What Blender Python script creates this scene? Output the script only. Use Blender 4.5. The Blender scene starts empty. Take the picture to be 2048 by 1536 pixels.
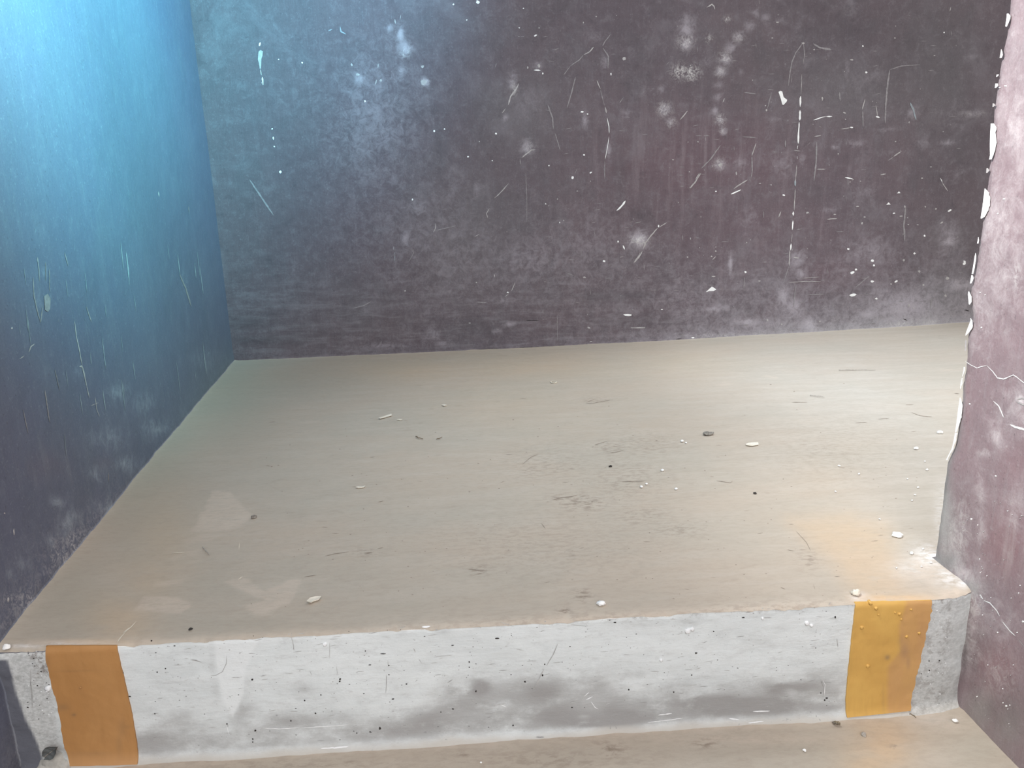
import bpy, bmesh, math, random
import numpy as np
from mathutils import Vector, Matrix, noise as mnoise

rng = random.Random(7)
C = bpy.context.scene.collection
S = 0.55                      # metres per unit (riser = 0.18 m)
F = 1513.0
CX, CY = 1024.0, 768.0

# ------------------------------------------------------------------ camera axes
def unit(v): return v / np.linalg.norm(v)
dn = unit(np.array([150.0, 5708.0, F])); UP = -dn
def ray(px, py): return np.array([px - CX, py - CY, F])
def _ground(px, py):
    r = ray(px, py); return r * (1.0 / -(r @ UP))
AX = unit(_ground(1710, 1205) - _ground(235, 1288))
AY = np.cross(UP, AX)
if AY[2] < 0: AY = -AY
CAM = np.array([0, 0, S])
def wray(px, py):
    r = ray(px, py); return np.array([r @ AX, r @ AY, r @ UP])
def on_z(px, py, z=0.0):
    d = wray(px, py); t = (z - CAM[2]) / d[2]; return CAM + d * t
def project(P):
    """world points (n,3) -> photo pixels (n,2)"""
    Q = np.asarray(P, float) - CAM
    cx = Q[:, 0] * AX[0] + Q[:, 1] * AY[0] + Q[:, 2] * UP[0]
    cy = Q[:, 0] * AX[1] + Q[:, 1] * AY[1] + Q[:, 2] * UP[1]
    cz = Q[:, 0] * AX[2] + Q[:, 1] * AY[2] + Q[:, 2] * UP[2]
    cz = np.where(cz < 0.05, 0.05, cz)
    return np.stack([CX + F * cx / cz, CY + F * cy / cz], 1)

cam = bpy.data.cameras.new('camera'); co = bpy.data.objects.new('camera', cam); C.objects.link(co)
m = Matrix(((AX[0], -AX[1], -AX[2], CAM[0]), (AY[0], -AY[1], -AY[2], CAM[1]), (UP[0], -UP[1], -UP[2], CAM[2]), (0, 0, 0, 1)))
co.matrix_world = m
cam.sensor_fit = 'HORIZONTAL'; cam.sensor_width = 36; cam.lens = 36 * F / 2048; cam.clip_start = 0.01
bpy.context.scene.camera = co

# ------------------------------------------------------------------ plan of the place (measured)
ZL = -0.326 * S                                      # lower floor
def fit(pts, deg, z=0, sw=False):
    w = np.array([on_z(x, y, z) for x, y in pts])
    a, b = (w[:, 1], w[:, 0]) if sw else (w[:, 0], w[:, 1])
    return np.polyfit(a, b, deg)
_bk = fit([(470,722),(600,714),(770,709),(900,703),(1040,695),(1200,690),(1350,679),(1500,671),(1620,664),(1780,655),(1935,645)], 2)
_lf = fit([(466,724),(427,767),(383,818),(328,890),(270,948),(236,1006),(186,1059),(137,1110),(92,1165),(44,1219),(10,1285)], 2, sw=True)
_bx0 = on_z(1935, 645)[0]
def yb(x):
    x = np.asarray(x, float); xe = np.clip(x, -0.9, _bx0)
    sl = 2 * _bk[0] * _bx0 + _bk[1]
    return np.polyval(_bk, xe) + np.where(x > _bx0, (x - _bx0) * sl, 0)
_ly = on_z(10, 1285)[1]
def xl(y):
    y = np.asarray(y, float); ye = np.maximum(y, _ly)
    sl = 2 * _lf[0] * _ly + _lf[1]
    return np.polyval(_lf, ye) + np.where(y < _ly, (y - _ly) * sl, 0)
XP = on_z(1898, 1140)[0]                              # face of the right wall
YR = on_z(970, 1246)[1]                               # riser line
YAR = on_z(1870, 1110)[1]                             # end of the right wall
def yr(x):
    x = np.asarray(x, float); return YR + 0.016 * np.clip((x - (XP - 0.07)) / 0.07, 0, 1) ** 2
print('plan', XP, YR, YAR, xl(YR), xl(2.5), yb(0), ZL, _bk, _lf)

def on_back(px, py, off=0.0):
    d = wray(px, py); y = 2.5
    for _ in range(30):
        P = CAM + d * (y / d[1]); y = float(yb(P[0])) - off
    return CAM + d * (y / d[1])
def on_right(px, py, off=0.0):
    d = wray(px, py); return CAM + d * ((XP - off) / d[0])
def on_left(px, py, off=0.0):
    d = wray(px, py); x = -0.7
    for _ in range(40):
        P = CAM + d * (x / d[0]); x = 0.5 * x + 0.5 * (float(xl(P[1])) + off)
    return CAM + d * (x / d[0])
def on_riser(px, py, off=0.0):
    d = wray(px, py); P = CAM + d * ((YR - off) / d[1])
    return CAM + d * ((float(yr(P[0])) - off) / d[1])

# photo detail crops -> photo pixels
ZO = dict(A=(0,0), B=(700,0), C=(1348,0), D=(0,500), E=(700,500), F=(1348,500), G=(0,1011), H=(700,1011), I=(1348,1011))
K = 2048 / 700
def zp(z, x, y): return (ZO[z][0] + x / K, ZO[z][1] + y / K)

# ------------------------------------------------------------------ numpy value noise
def vnoise(x, y, seed=0):
    x = np.asarray(x, float); y = np.asarray(y, float)
    xi = np.floor(x).astype(np.int64); yi = np.floor(y).astype(np.int64)
    fx = x - xi; fy = y - yi; fx = fx*fx*(3-2*fx); fy = fy*fy*(3-2*fy)
    def h(a, b):
        n = (a * 374761393 + b * 668265263 + seed * 982451653) & 0x7fffffff
        n = ((n ^ (n >> 13)) * 1274126177) & 0x7fffffff
        return ((n ^ (n >> 16)) & 0xffff) / 65535.0
    return (h(xi,yi)*(1-fx)+h(xi+1,yi)*fx)*(1-fy) + (h(xi,yi+1)*(1-fx)+h(xi+1,yi+1)*fx)*fy
def fbm(x, y, seed=0, o=4):
    s = 0; a = 0.5; t = 0
    for k in range(o):
        s = s + a * vnoise(x * 2**k, y * 2**k, seed + k * 17); t += a; a *= .55
    return s / t
def sstep(a, b, x):
    t = np.clip((x - a) / (b - a), 0, 1); return t*t*(3-2*t)

# ------------------------------------------------------------------ masks evaluated on surface points
def blobs(uv, lst, dens=1.0):
    out = np.zeros(len(uv))
    for b in lst:
        x, y, rx = b[:3]; ry = b[3] if len(b) > 4 else rx; s = b[-1]
        d = ((uv[:, 0] - x) / rx) ** 2 + ((uv[:, 1] - y) / ry) ** 2
        out = np.maximum(out, s * np.exp(-d * dens))
    return out
def polymask(uv, poly, soft=4.0):
    P = np.array(poly, float); n = len(P)
    inside = np.zeros(len(uv), bool); dist = np.full(len(uv), 1e9)
    x, y = uv[:, 0], uv[:, 1]
    for i in range(n):
        a, b = P[i], P[(i + 1) % n]
        c = ((a[1] > y) != (b[1] > y)) & (x < (b[0]-a[0]) * (y-a[1]) / ((b[1]-a[1]) or 1e-9) + a[0])
        inside ^= c
        ab = b - a; t = np.clip(((x-a[0])*ab[0] + (y-a[1])*ab[1]) / (ab @ ab + 1e-9), 0, 1)
        dist = np.minimum(dist, np.hypot(x - a[0] - t*ab[0], y - a[1] - t*ab[1]))
    return sstep(-soft, soft, np.where(inside, dist, -dist))

# ------------------------------------------------------------------ mesh helpers
def new_obj(name, me, mats, parent=None):
    o = bpy.data.objects.new(name, me); C.objects.link(o)
    for mm in (mats if isinstance(mats, (list, tuple)) else [mats]): me.materials.append(mm)
    if parent: o.parent = parent
    return o
class Grid:
    """collects grids, polygons and strips into one mesh with float attributes"""
    def __init__(s, fix=None): s.v = []; s.f = []; s.m = []; s.n = 0; s.a = {}; s.fix = fix; s.raw = []
    def add(s, V, Fc, mat=0, attrs=None, raw=False):
        V = np.asarray(V, float); s.v.append(V); s.raw.append(np.full(len(V), raw))
        for f in Fc: s.f.append([i + s.n for i in f]); s.m.append(mat)
        for k in set(s.a) | set(attrs or {}):
            arr = s.a.setdefault(k, [np.zeros(s.n)] if s.n else [])
            arr.append(np.asarray(attrs[k], float) if attrs and k in attrs else np.zeros(len(V)))
        s.n += len(V)
    def grid(s, P, mat=0, attrs=None, flip=False):
        nv, nu = P.shape[:2]; idx = np.arange(nv * nu).reshape(nv, nu)
        a, b, c, d = idx[:-1, :-1].ravel(), idx[:-1, 1:].ravel(), idx[1:, 1:].ravel(), idx[1:, :-1].ravel()
        fc = np.stack([a, b, c, d] if not flip else [d, c, b, a], 1).tolist()
        s.add(P.reshape(-1, 3), fc, mat, attrs, True)
    def build(s, name, mats, parent=None, smooth=True):
        V = np.concatenate(s.v)
        if s.fix is not None:                                     # marks follow the uneven surface they lie on
            k = ~np.concatenate(s.raw); V[k] = s.fix(V[k])
        me = bpy.data.meshes.new(name); me.from_pydata(V.tolist(), [], s.f)
        me.polygons.foreach_set('material_index', s.m)
        if smooth: me.polygons.foreach_set('use_smooth', [True] * len(s.f))
        for k, arr in s.a.items():
            at = me.attributes.new(k, 'FLOAT', 'POINT'); at.data.foreach_set('value', np.concatenate(arr).astype(np.float32))
        me.update(); return new_obj(name, me, mats, parent)

def stroke_pts(pts, w, jit=0.35, step=4.0, taper=True, seed=0):
    """polyline in photo px -> closed ragged outline (px)"""
    r = random.Random(seed); P = []
    for (x0, y0), (x1, y1) in zip(pts[:-1], pts[1:]):
        n = max(1, int(math.hypot(x1-x0, y1-y0) / step))
        for i in range(n): P.append((x0 + (x1-x0)*i/n, y0 + (y1-y0)*i/n))
    P.append(pts[-1]); L = []; R = []
    for i, (x, y) in enumerate(P):
        a = P[max(i-1, 0)]; b = P[min(i+1, len(P)-1)]
        dx, dy = b[0]-a[0], b[1]-a[1]; l = math.hypot(dx, dy) or 1
        nx, ny = -dy/l, dx/l
        t = i / max(1, len(P)-1); e = math.sqrt(max(0.04, 1-(2*t-1)**4)) if taper else 1
        h1 = w/2 * e * (1 + r.uniform(-jit, jit)); h2 = w/2 * e * (1 + r.uniform(-jit, jit))
        L.append((x + nx*h1, y + ny*h1)); R.append((x - nx*h2, y - ny*h2))
    return L, R
def add_stroke(G, fn, pts, w, mat, off=0.0006, **k):
    L, R = stroke_pts(pts, w, **k); n = len(L)
    V = [fn(*p, off) for p in L] + [fn(*p, off) for p in R]
    G.add(V, [[i, i+1, n+i+1, n+i] for i in range(n-1)], mat)
def add_broken(G, fn, pts, w, mat, gap=0.35, seed=1, **k):
    """a scratch that skips: random dashes along the line"""
    r = random.Random(seed); seg = []
    for (x0, y0), (x1, y1) in zip(pts[:-1], pts[1:]):
        n = max(1, int(math.hypot(x1-x0, y1-y0) / 5))
        for i in range(n): seg.append((x0 + (x1-x0)*i/n, y0 + (y1-y0)*i/n))
    seg.append(pts[-1]); cur = []
    for p in seg:
        if r.random() < gap:
            if len(cur) > 1: add_stroke(G, fn, cur, w * r.uniform(.5, 1.25), mat, seed=r.randrange(9999), **k)
            cur = []
        else: cur.append(p)
    if len(cur) > 1: add_stroke(G, fn, cur, w, mat, seed=3, **k)
def add_dot(G, fn, x, y, rx, mat, ry=None, off=0.0008, seed=0, n=9, rot=0):
    r = random.Random(int(x*31+y*17)+seed); ry = ry or rx; ring = []
    for i in range(n):
        a = 2*math.pi*i/n; k = r.uniform(.72, 1.2)
        px, py = rx*k*math.cos(a), ry*k*math.sin(a)
        ring.append(fn(x + px*math.cos(rot) - py*math.sin(rot), y + px*math.sin(rot) + py*math.cos(rot), off*.4))
    c = fn(x, y, off*1.6)
    G.add(ring + [c], [[i, (i+1) % n, n] for i in range(n)], mat)
def add_poly(G, fn, pts, mat, off=0.0008):
    V = [fn(*p, off) for p in pts]; c = np.mean(V, axis=0); n = len(V)
    G.add(list(V) + [c], [[i, (i+1) % n, n] for i in range(n)], mat)

# ------------------------------------------------------------------ materials
class MB:
    def __init__(s, name):
        s.mat = bpy.data.materials.new(name); s.mat.use_nodes = True
        s.nt = s.mat.node_tree; s.nt.nodes.clear()
        s.out = s.n('ShaderNodeOutputMaterial'); s.b = s.n('ShaderNodeBsdfPrincipled')
        s.l(s.b.outputs[0], s.out.inputs[0]); s.co = s.n('ShaderNodeTexCoord').outputs['Object']
    def n(s, t): return s.nt.nodes.new(t)
    def l(s, a, b): s.nt.links.new(a, b)
    def put(s, v, sock):
        if hasattr(v, 'node'): s.l(v, sock)
        elif isinstance(v, (tuple, list)): sock.default_value = tuple(v) + (1,) if len(v) == 3 and len(sock.default_value) == 4 else v
        else: sock.default_value = v
    def noise(s, scale, detail=5, rough=.55, stretch=(1,1,1), dist=0.0, rot=(0,0,0), off=(0,0,0)):
        mp = s.n('ShaderNodeMapping'); s.l(s.co, mp.inputs[0]); mp.inputs['Scale'].default_value = stretch
        mp.inputs['Rotation'].default_value = rot; mp.inputs['Location'].default_value = off
        t = s.n('ShaderNodeTexNoise'); s.l(mp.outputs[0], t.inputs['Vector'])
        t.inputs['Scale'].default_value = scale; t.inputs['Detail'].default_value = detail
        t.inputs['Roughness'].default_value = rough; t.inputs['Distortion'].default_value = dist
        return t.outputs['Fac']
    def ramp(s, f, a, b, lo=0.0, hi=1.0):
        r = s.n('ShaderNodeMapRange'); r.interpolation_type = 'SMOOTHSTEP'; s.put(f, r.inputs['Value'])
        for k, v in (('From Min', a), ('From Max', b), ('To Min', lo), ('To Max', hi)): r.inputs[k].default_value = v
        return r.outputs[0]
    def math(s, op, a, b=0.0, clamp=False):
        t = s.n('ShaderNodeMath'); t.operation = op; t.use_clamp = clamp; s.put(a, t.inputs[0]); s.put(b, t.inputs[1]); return t.outputs[0]
    def mix(s, f, a, b, mode='MIX'):
        t = s.n('ShaderNodeMix'); t.data_type = 'RGBA'; t.blend_type = mode; t.clamp_factor = True
        s.put(f, t.inputs[0]); s.put(a, t.inputs[6]); s.put(b, t.inputs[7]); return t.outputs[2]
    def attr(s, name):
        t = s.n('ShaderNodeAttribute'); t.attribute_name = name; return t.outputs['Fac']
    def bump(s, h, strength=.3, dist=.002):
        t = s.n('ShaderNodeBump'); t.inputs['Strength'].default_value = strength; t.inputs['Distance'].default_value = dist
        s.put(h, t.inputs['Height']); s.l(t.outputs[0], s.b.inputs['Normal'])
    def done(s, col, rough=.7, spec=.3):
        s.put(col, s.b.inputs['Base Color']); s.put(rough, s.b.inputs['Roughness'])
        s.b.inputs['Specular IOR Level'].default_value = spec; return s.mat
def srgb(r, g, b):
    f = lambda c: (c/255/12.92 if c <= 10.3 else ((c/255+.055)/1.055)**2.4)
    return (f(r), f(g), f(b))
def flat(name, rgb, rough=.7, var=.25, scale=60, spec=.25):
    M = MB(name); n = M.noise(scale, 4)
    c = M.mix(M.ramp(n, .3, .7), tuple(x*(1-var) for x in rgb), tuple(min(1, x*(1+var)) for x in rgb))
    M.bump(n, .3, .0008); return M.done(c, rough, spec)

# wall paint: dusky maroon distemper, chalky bloom and painted flare haze set per vertex
def wall_mat(name, stretch, base_a, base_b, base_c, g=(1, 1, 1), k=1.0, cloud=.42, mott=.30):
    g = tuple(x * k for x in g); base_a, base_b, base_c = (tuple(x * k for x in t) for t in (base_a, base_b, base_c))
    G_ = lambda *c: tuple(a * b for a, b in zip(c, g))
    M = MB(name)
    big = M.noise(2.2, 4, .5, stretch); mid = M.noise(9, 5, .6, stretch, .6); fine = M.noise(150, 4, .7)
    grain = M.noise(420, 2, .6); brush = M.noise(22, 4, .6, tuple(a * (1 if i == 2 else 9) for i, a in enumerate(stretch)))
    c = M.mix(M.ramp(big, .36, .64), base_a, base_b)
    c = M.mix(M.math('MULTIPLY', M.ramp(mid, .42, .72), .55), c, base_c)
    c = M.mix(M.ramp(M.attr('tone'), 0, 1), c, G_(.205, .195, .188))                 # greyer, greenish patches
    c = M.mix(M.math('MULTIPLY', M.ramp(M.attr('red'), 0, 1), .8), c, G_(.205, .125, .135))
    br = M.math('MULTIPLY', M.ramp(brush, .5, .75), .20); c = M.mix(br, c, G_(.24, .225, .23))
    spk = M.math('MULTIPLY', M.ramp(fine, .56, .72), .34); c = M.mix(spk, c, G_(.34, .31, .31))
    dk = M.math('MULTIPLY', M.ramp(M.noise(190, 3, .6, off=(3, 1, 2)), .62, .75), .5); c = M.mix(dk, c, (.05, .042, .048))
    sm = M.noise(7, 6, .68, (1, 1, 7), .5); c = M.mix(M.math('MULTIPLY', M.attr('smear'), M.ramp(sm, .46, .70)), c, G_(.36, .34, .335)); c = M.mix(M.math('MULTIPLY', M.attr('smear'), M.ramp(sm, .50, .32)), c, G_(.105, .09, .095))
    vs_ = M.noise(9, 5, .6, (4.5, 4.5, .5), .3); c = M.mix(M.math('MULTIPLY', M.attr('red'), M.ramp(vs_, .48, .72)), c, G_(.29, .235, .235))
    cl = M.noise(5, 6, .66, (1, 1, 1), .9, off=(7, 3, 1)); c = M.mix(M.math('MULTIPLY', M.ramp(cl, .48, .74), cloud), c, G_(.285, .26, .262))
    d = M.attr('dust_and_haze'); dn_ = M.math('MULTIPLY', d, M.ramp(M.math('ADD', M.math('MULTIPLY', M.noise(40, 8, .78, dist=.6), .75), M.math('MULTIPLY', d, .28)), .36, .66))
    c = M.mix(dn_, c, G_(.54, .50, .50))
    ch = M.math('MULTIPLY', M.attr('chalk'), M.ramp(M.noise(70, 8, .8, (1, 1, 1), 1.6), .44, .62)); c = M.mix(ch, c, (.62, .59, .57))
    c = M.mix(M.attr('grey'), c, M.mix(M.ramp(mid, .35, .65), (.21, .205, .20), (.38, .37, .36)))
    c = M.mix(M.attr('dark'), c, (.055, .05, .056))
    gr = M.math('ADD', M.math('MULTIPLY', grain, .6), .7); cc = M.n('ShaderNodeCombineColor')
    for i in range(3): M.l(gr, cc.inputs[i])
    c = M.mix(.55, c, cc.outputs[0], 'MULTIPLY')
    mt = M.noise(30, 7, .75, dist=.4, off=(1, 5, 2)); c = M.mix(M.math('MULTIPLY', M.ramp(mt, .50, .68), mott), c, G_(.31, .285, .285)); c = M.mix(M.math('MULTIPLY', M.ramp(mt, .46, .32), mott), c, G_(.085, .07, .075))
    M.bump(M.math('ADD', M.math('MULTIPLY', mid, 1.2), M.math('ADD', M.math('MULTIPLY', fine, .35), M.math('MULTIPLY', brush, .3))), .28, .004)
    return M.done(c, .62, .22)
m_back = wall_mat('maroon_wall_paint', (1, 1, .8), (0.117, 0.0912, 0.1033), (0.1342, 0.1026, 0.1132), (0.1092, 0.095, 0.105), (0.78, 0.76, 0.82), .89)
m_left = wall_mat('maroon_wall_paint_left', (1, .6, .6), (0.1102, 0.1178, 0.166), (0.1254, 0.1334, 0.178), (0.1064, 0.1196, 0.158), (0.76, 0.92, 1.0), 1.03, .10, .10)  # same maroon paint, with some of the blue light put into its colour
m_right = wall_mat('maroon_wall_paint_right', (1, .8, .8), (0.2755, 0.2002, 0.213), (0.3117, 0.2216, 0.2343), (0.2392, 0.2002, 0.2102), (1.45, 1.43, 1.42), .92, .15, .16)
m_white = flat('bare_white_plaster', (.80, .79, .77), .85, .06, 90)
m_scuff = flat('pale_scuffed_plaster', (.38, .355, .345), .85, .12, 120)
m_faint = flat('faint_scuff', (.245, .225, .228), .8, .15, 150)
m_blue = flat('pale_blue_scuff', (.27, .30, .32), .8, .15, 150)
m_gap = flat('dark_joint_gap', (.035, .03, .032), .95, .2, 100)

# trodden floor screed
def floor_mat():
    M = MB('trodden_beige_floor')
    big = M.noise(2.6, 3, .5, (1, 1.5, 1)); streak = M.noise(6, 6, .65, (1, 5.5, 1), .4); fine = M.noise(170, 4, .65, (1, 2.2, 1)); mid = M.noise(17, 6, .65, (1, 2.2, 1), .5)
    c = M.mix(M.ramp(big, .35, .65), (.435, .362, .287), (.412, .359, .291))
    c = M.mix(M.math('MULTIPLY', M.ramp(streak, .40, .70), .55), c, (.465, .404, .333))
    c = M.mix(M.math('MULTIPLY', M.ramp(mid, .55, .75), .45), c, (.335, .275, .215))
    c = M.mix(M.attr('grey'), c, M.mix(M.ramp(streak, .35, .65), (.44, .41, .37), (.50, .47, .43)))
    c = M.mix(M.attr('olive'), c, (.375, .335, .27))
    c = M.mix(M.math('MULTIPLY', M.attr('peach'), M.ramp(mid, .25, .5, .55, 1)), c, (.60, .40, .22))
    lm = M.math('MULTIPLY', M.attr('lime'), M.ramp(M.noise(60, 6, .75, (1, 1.6, 1)), .36, .60)); c = M.mix(lm, c, (.72, .70, .68))
    d = M.math('MULTIPLY', M.attr('dust_and_haze'), M.ramp(M.noise(38, 6, .7, (1, 2.4, 1)), .30, .55)); c = M.mix(d, c, (.57, .475, .385))
    st = M.math('MULTIPLY', M.attr('stain'), M.ramp(M.noise(60, 6, .7, (1, 2.4, 1)), .44, .62)); c = M.mix(st, c, (.245, .195, .15))
    sp = M.math('MULTIPLY', M.ramp(fine, .66, .76), .45); c = M.mix(sp, c, (.24, .20, .165))
    M.bump(M.math('ADD', M.math('MULTIPLY', mid, .9), M.math('MULTIPLY', fine, .3)), .22, .003)
    return M.done(c, .58, .3)
m_floor = floor_mat()
def riser_mat():
    M = MB('whitewashed_riser')
    mid = M.noise(10, 6, .62, (1, 1, 2.2), .5); fine = M.noise(170, 4, .7, (1, 1, 1.6)); streak = M.noise(8, 6, .7, (1, 1, 8))
    c = M.mix(M.ramp(mid, .35, .65), (0.581, 0.608, 0.600), (0.643, 0.671, 0.661))
    c = M.mix(M.math('MULTIPLY', M.ramp(M.noise(40, 8, .78, (1, 1, 2.6), .4), .50, .68), .38), c, (.40, .40, .395)); c = M.mix(M.math('MULTIPLY', M.ramp(streak, .45, .7), .5), c, (0.681, 0.705, 0.696))
    g = M.math('MULTIPLY', M.attr('stain'), M.ramp(M.math('ADD', M.math('MULTIPLY', M.noise(26, 6, .7, (1, 1, 1.6)), .7), M.math('MULTIPLY', M.attr('stain'), .3)), .30, .62))
    c = M.mix(g, c, (.31, .305, .295))
    c = M.mix(M.attr('dust_and_haze'), c, (.46, .425, .37))
    c = M.mix(M.attr('grey'), c, M.mix(M.ramp(fine, .35, .65), (.36, .36, .34), (.55, .55, .53)))
    c = M.mix(M.attr('fresh'), c, (0.681, 0.705, 0.696))
    c = M.mix(M.attr('wallpaint'), c, (.115, .118, .138))
    dk = M.math('MULTIPLY', M.ramp(M.noise(140, 4, .6, off=(4, 2, 1)), .66, .74), .6); c = M.mix(dk, c, (.22, .22, .215))
    rm = M.math('MULTIPLY', M.attr('mottle'), M.ramp(M.noise(75, 6, .75), .50, .60)); c = M.mix(rm, c, (.21, .185, .165))
    M.bump(M.math('ADD', M.math('MULTIPLY', mid, 1.0), M.math('ADD', M.math('MULTIPLY', fine, .35), M.math('MULTIPLY', streak, .5))), .35, .004)
    return M.done(c, .72, .2)
m_riser = riser_mat()
def orange_mat(name, a, b, dirt):
    M = MB(name); mid = M.noise(14, 5, .6, (1, 1, .5), .5); fine = M.noise(120, 4, .65); br = M.noise(9, 5, .6, (7, 1, 1))
    c = M.mix(M.ramp(mid, .35, .65), a, b)
    c = M.mix(M.math('MULTIPLY', M.ramp(br, .5, .75), .4), c, tuple(x*.82 for x in a))
    c = M.mix(M.attr('dirt'), c, dirt)
    c = M.mix(M.attr('worn'), c, (.47, .26, .115))
    c = M.mix(M.math('MULTIPLY', M.ramp(fine, .66, .76), .35), c, (.30, .15, .05))
    M.bump(M.math('ADD', mid, M.math('MULTIPLY', fine, .3)), .25, .003)
    return M.done(c, .5, .35)
m_orange = orange_mat('orange_stripe_paint', (0.390, 0.190, 0.062), (0.431, 0.220, 0.077), (.20, .12, .06))
m_orange_r = orange_mat('ochre_stripe_paint', (0.547, 0.316, 0.082), (0.593, 0.359, 0.097), (.20, .14, .09))

# ------------------------------------------------------------------ wall surfaces
def back_y(XX, ZZ):
    YY = yb(XX) - 0.004 * (fbm(XX*3, ZZ*3, 3) - .5) - 0.0016 * (fbm(XX*22, ZZ*22, 9) - .5)
    return YY - .005 * np.exp(-(np.maximum(ZZ, 0) / .02) ** 2) * fbm(XX*30, ZZ*8, 5)            # lumpy foot of the wall
def left_x(YY, ZZ):
    return xl(YY) + .004 * (fbm(YY*3, ZZ*3, 51) - .5) + .0016 * (fbm(YY*22, ZZ*22, 52) - .5) + .004 * np.exp(-(np.maximum(ZZ, 0) / .02) ** 2) * fbm(YY*25, ZZ*8, 53)

def right_x(YY, ZZ):
    return XP - .003 * (fbm(YY*4, ZZ*4, 81) - .5) - .0016 * (fbm(YY*28, ZZ*28, 82) - .5)
def riser_y(XX, ZZ):
    YY = yr(XX) + .0045 * (fbm(XX*6, ZZ*9, 131) - .5) + .0016 * (fbm(XX*45, ZZ*45, 132) - .5)
    YY = YY + .003 * np.clip((ZZ + .009) / .008, 0, 1) ** 2 - .008 * np.exp(-(ZZ - ZL) / .007) * (.35 + fbm(XX*8, XX*0+7, 133))
    return YY - .006 * (np.exp(-(XX - RX0) / .03) + np.exp(-(RX1 - XX) / .03)) * (fbm(XX*40, ZZ*40, 134) - .3)
RX0 = float(left_x(np.array([YR]), np.array([-.1]))[0]) + .0014; RX1 = XP - .0022
def fix_back(V): V = V.copy(); V[:, 1] += back_y(V[:, 0], V[:, 2]) - yb(V[:, 0]); return V
def fix_left(V): V = V.copy(); V[:, 0] += left_x(V[:, 1], V[:, 2]) - xl(V[:, 1]); return V
def fix_right(V): V = V.copy(); V[:, 0] += right_x(V[:, 1], V[:, 2]) - XP; return V
def fix_riser(V): V = V.copy(); V[:, 1] += riser_y(V[:, 0], V[:, 2]) - yr(V[:, 0]); return V
def fix_tread(V): V = V.copy(); V[:, 2] += tread_z(V[:, 0], V[:, 1])[0]; return V

# ------------------------------------------------------------------ WALL BACK
def axis(*segs):
    out = []
    for a, b, st in segs:
        n = max(1, int(round((b - a) / st))); out += list(np.linspace(a, b, n, endpoint=False))
    return np.array(out + [segs[-1][1]])
G = Grid(fix_back)
xL = float(xl(yb(-0.79)));
for _ in range(5): xL = float(xl(yb(xL)))
xs = axis((xL - .012, 1.35, .006), (1.35, 2.35, .05)); zs = axis((-.004, 1.25, .006), (1.25, 2.5, .05))
XX, ZZ = np.meshgrid(xs, zs); YY = back_y(XX, ZZ)
P = np.stack([XX, YY, ZZ], -1); uv = project(P.reshape(-1, 3)); U, V = uv[:, 0], uv[:, 1]; zf = ZZ.ravel()
def B(z, lst): return [zp(z, b[0], b[1]) + ((b[2]/K,) if len(b) == 4 else (b[2]/K, b[3]/K)) + (b[-1],) for b in lst]
dust_and_haze = B('B', [(320,280,45,.7),(295,200,22,55,.7),(235,165,24,.6),(445,480,24,.8),(950,470,38,60,.6),(910,690,30,.55),(1040,860,50,.7),(1490,370,28,60,.55),(1970,170,55,.7),(1965,260,40,.8),
 (1370,700,25,60,.6),(1840,640,40,.7),(1880,715,30,.6),(1690,1400,50,.75),(1515,880,18,50,.7),(1060,620,110,.28),(1200,280,90,.25),(1430,210,60,.3),(1720,510,60,.3),(1820,520,30,.5),(1620,670,40,.4),(1100,380,40,.45),(640,1100,120,.12),(400,1210,50,.18),(325,1400,20,40,.3),(740,1110,20,70,.3),(300,420,20,40,.4),(60,460,30,.4)]) \
 + B('C', [(480,80,30,.5),(440,150,40,.6),(380,215,40,.65),(330,280,40,.75),(300,345,40,.8),(275,415,36,.8),(262,500,34,.6),(255,570,34,.5),(240,650,30,.65),(270,700,28,.65),(290,770,30,.65),(540,105,40,.5),(620,125,50,25,.45),(720,150,50,20,.4),(800,240,50,.25),(900,290,50,.25),
 (80,130,60,.55),(70,250,50,.65),(210,340,60,.4),(1020,30,70,.35),(1060,110,60,.2),(1010,400,22,60,.45),(1100,480,80,.25),(1730,330,20,.6),(1740,660,45,22,.8),(1480,840,40,.6),(1610,835,20,.8),(1410,910,22,45,.7),(1625,945,25,.7),(1710,985,22,.8),(1060,840,60,25,.5),(940,860,30,15,.6),(1100,1120,90,.3),(1610,1380,60,120,.45),(1605,1410,16,40,.8),(1200,440,20,60,.5),(1630,1010,40,.55),
 (270,965,40,.65),(390,950,50,.45),(640,960,90,.35),(1640,700,90,.3),(1400,660,22,55,.6),(1240,760,40,15,.5),(1330,760,20,.5),(600,700,60,20,.4),(450,1260,60,.3),(900,1230,50,20,.4),(1150,1450,140,80,.3),(750,930,25,60,.4),(390,420,25,.4)]) \
 + B('E', [(935,435,40,14,.5),(860,475,30,16,.5),(490,490,50,.3),(900,300,60,20,.35),(540,545,60,12,.4),(200,560,120,14,.35),(1000,80,140,.2)]) \
 + B('F', [(1680,205,40,.8),(330,80,14,60,.6),(720,50,50,.5),(740,130,30,.45),(1350,320,180,80,.4),(1120,370,16,30,.6),(640,270,30,50,.4),(700,330,40,.35),(1540,220,25,60,.5),(250,340,60,20,.4),(420,420,60,20,.4),(790,430,30,.45)])
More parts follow.
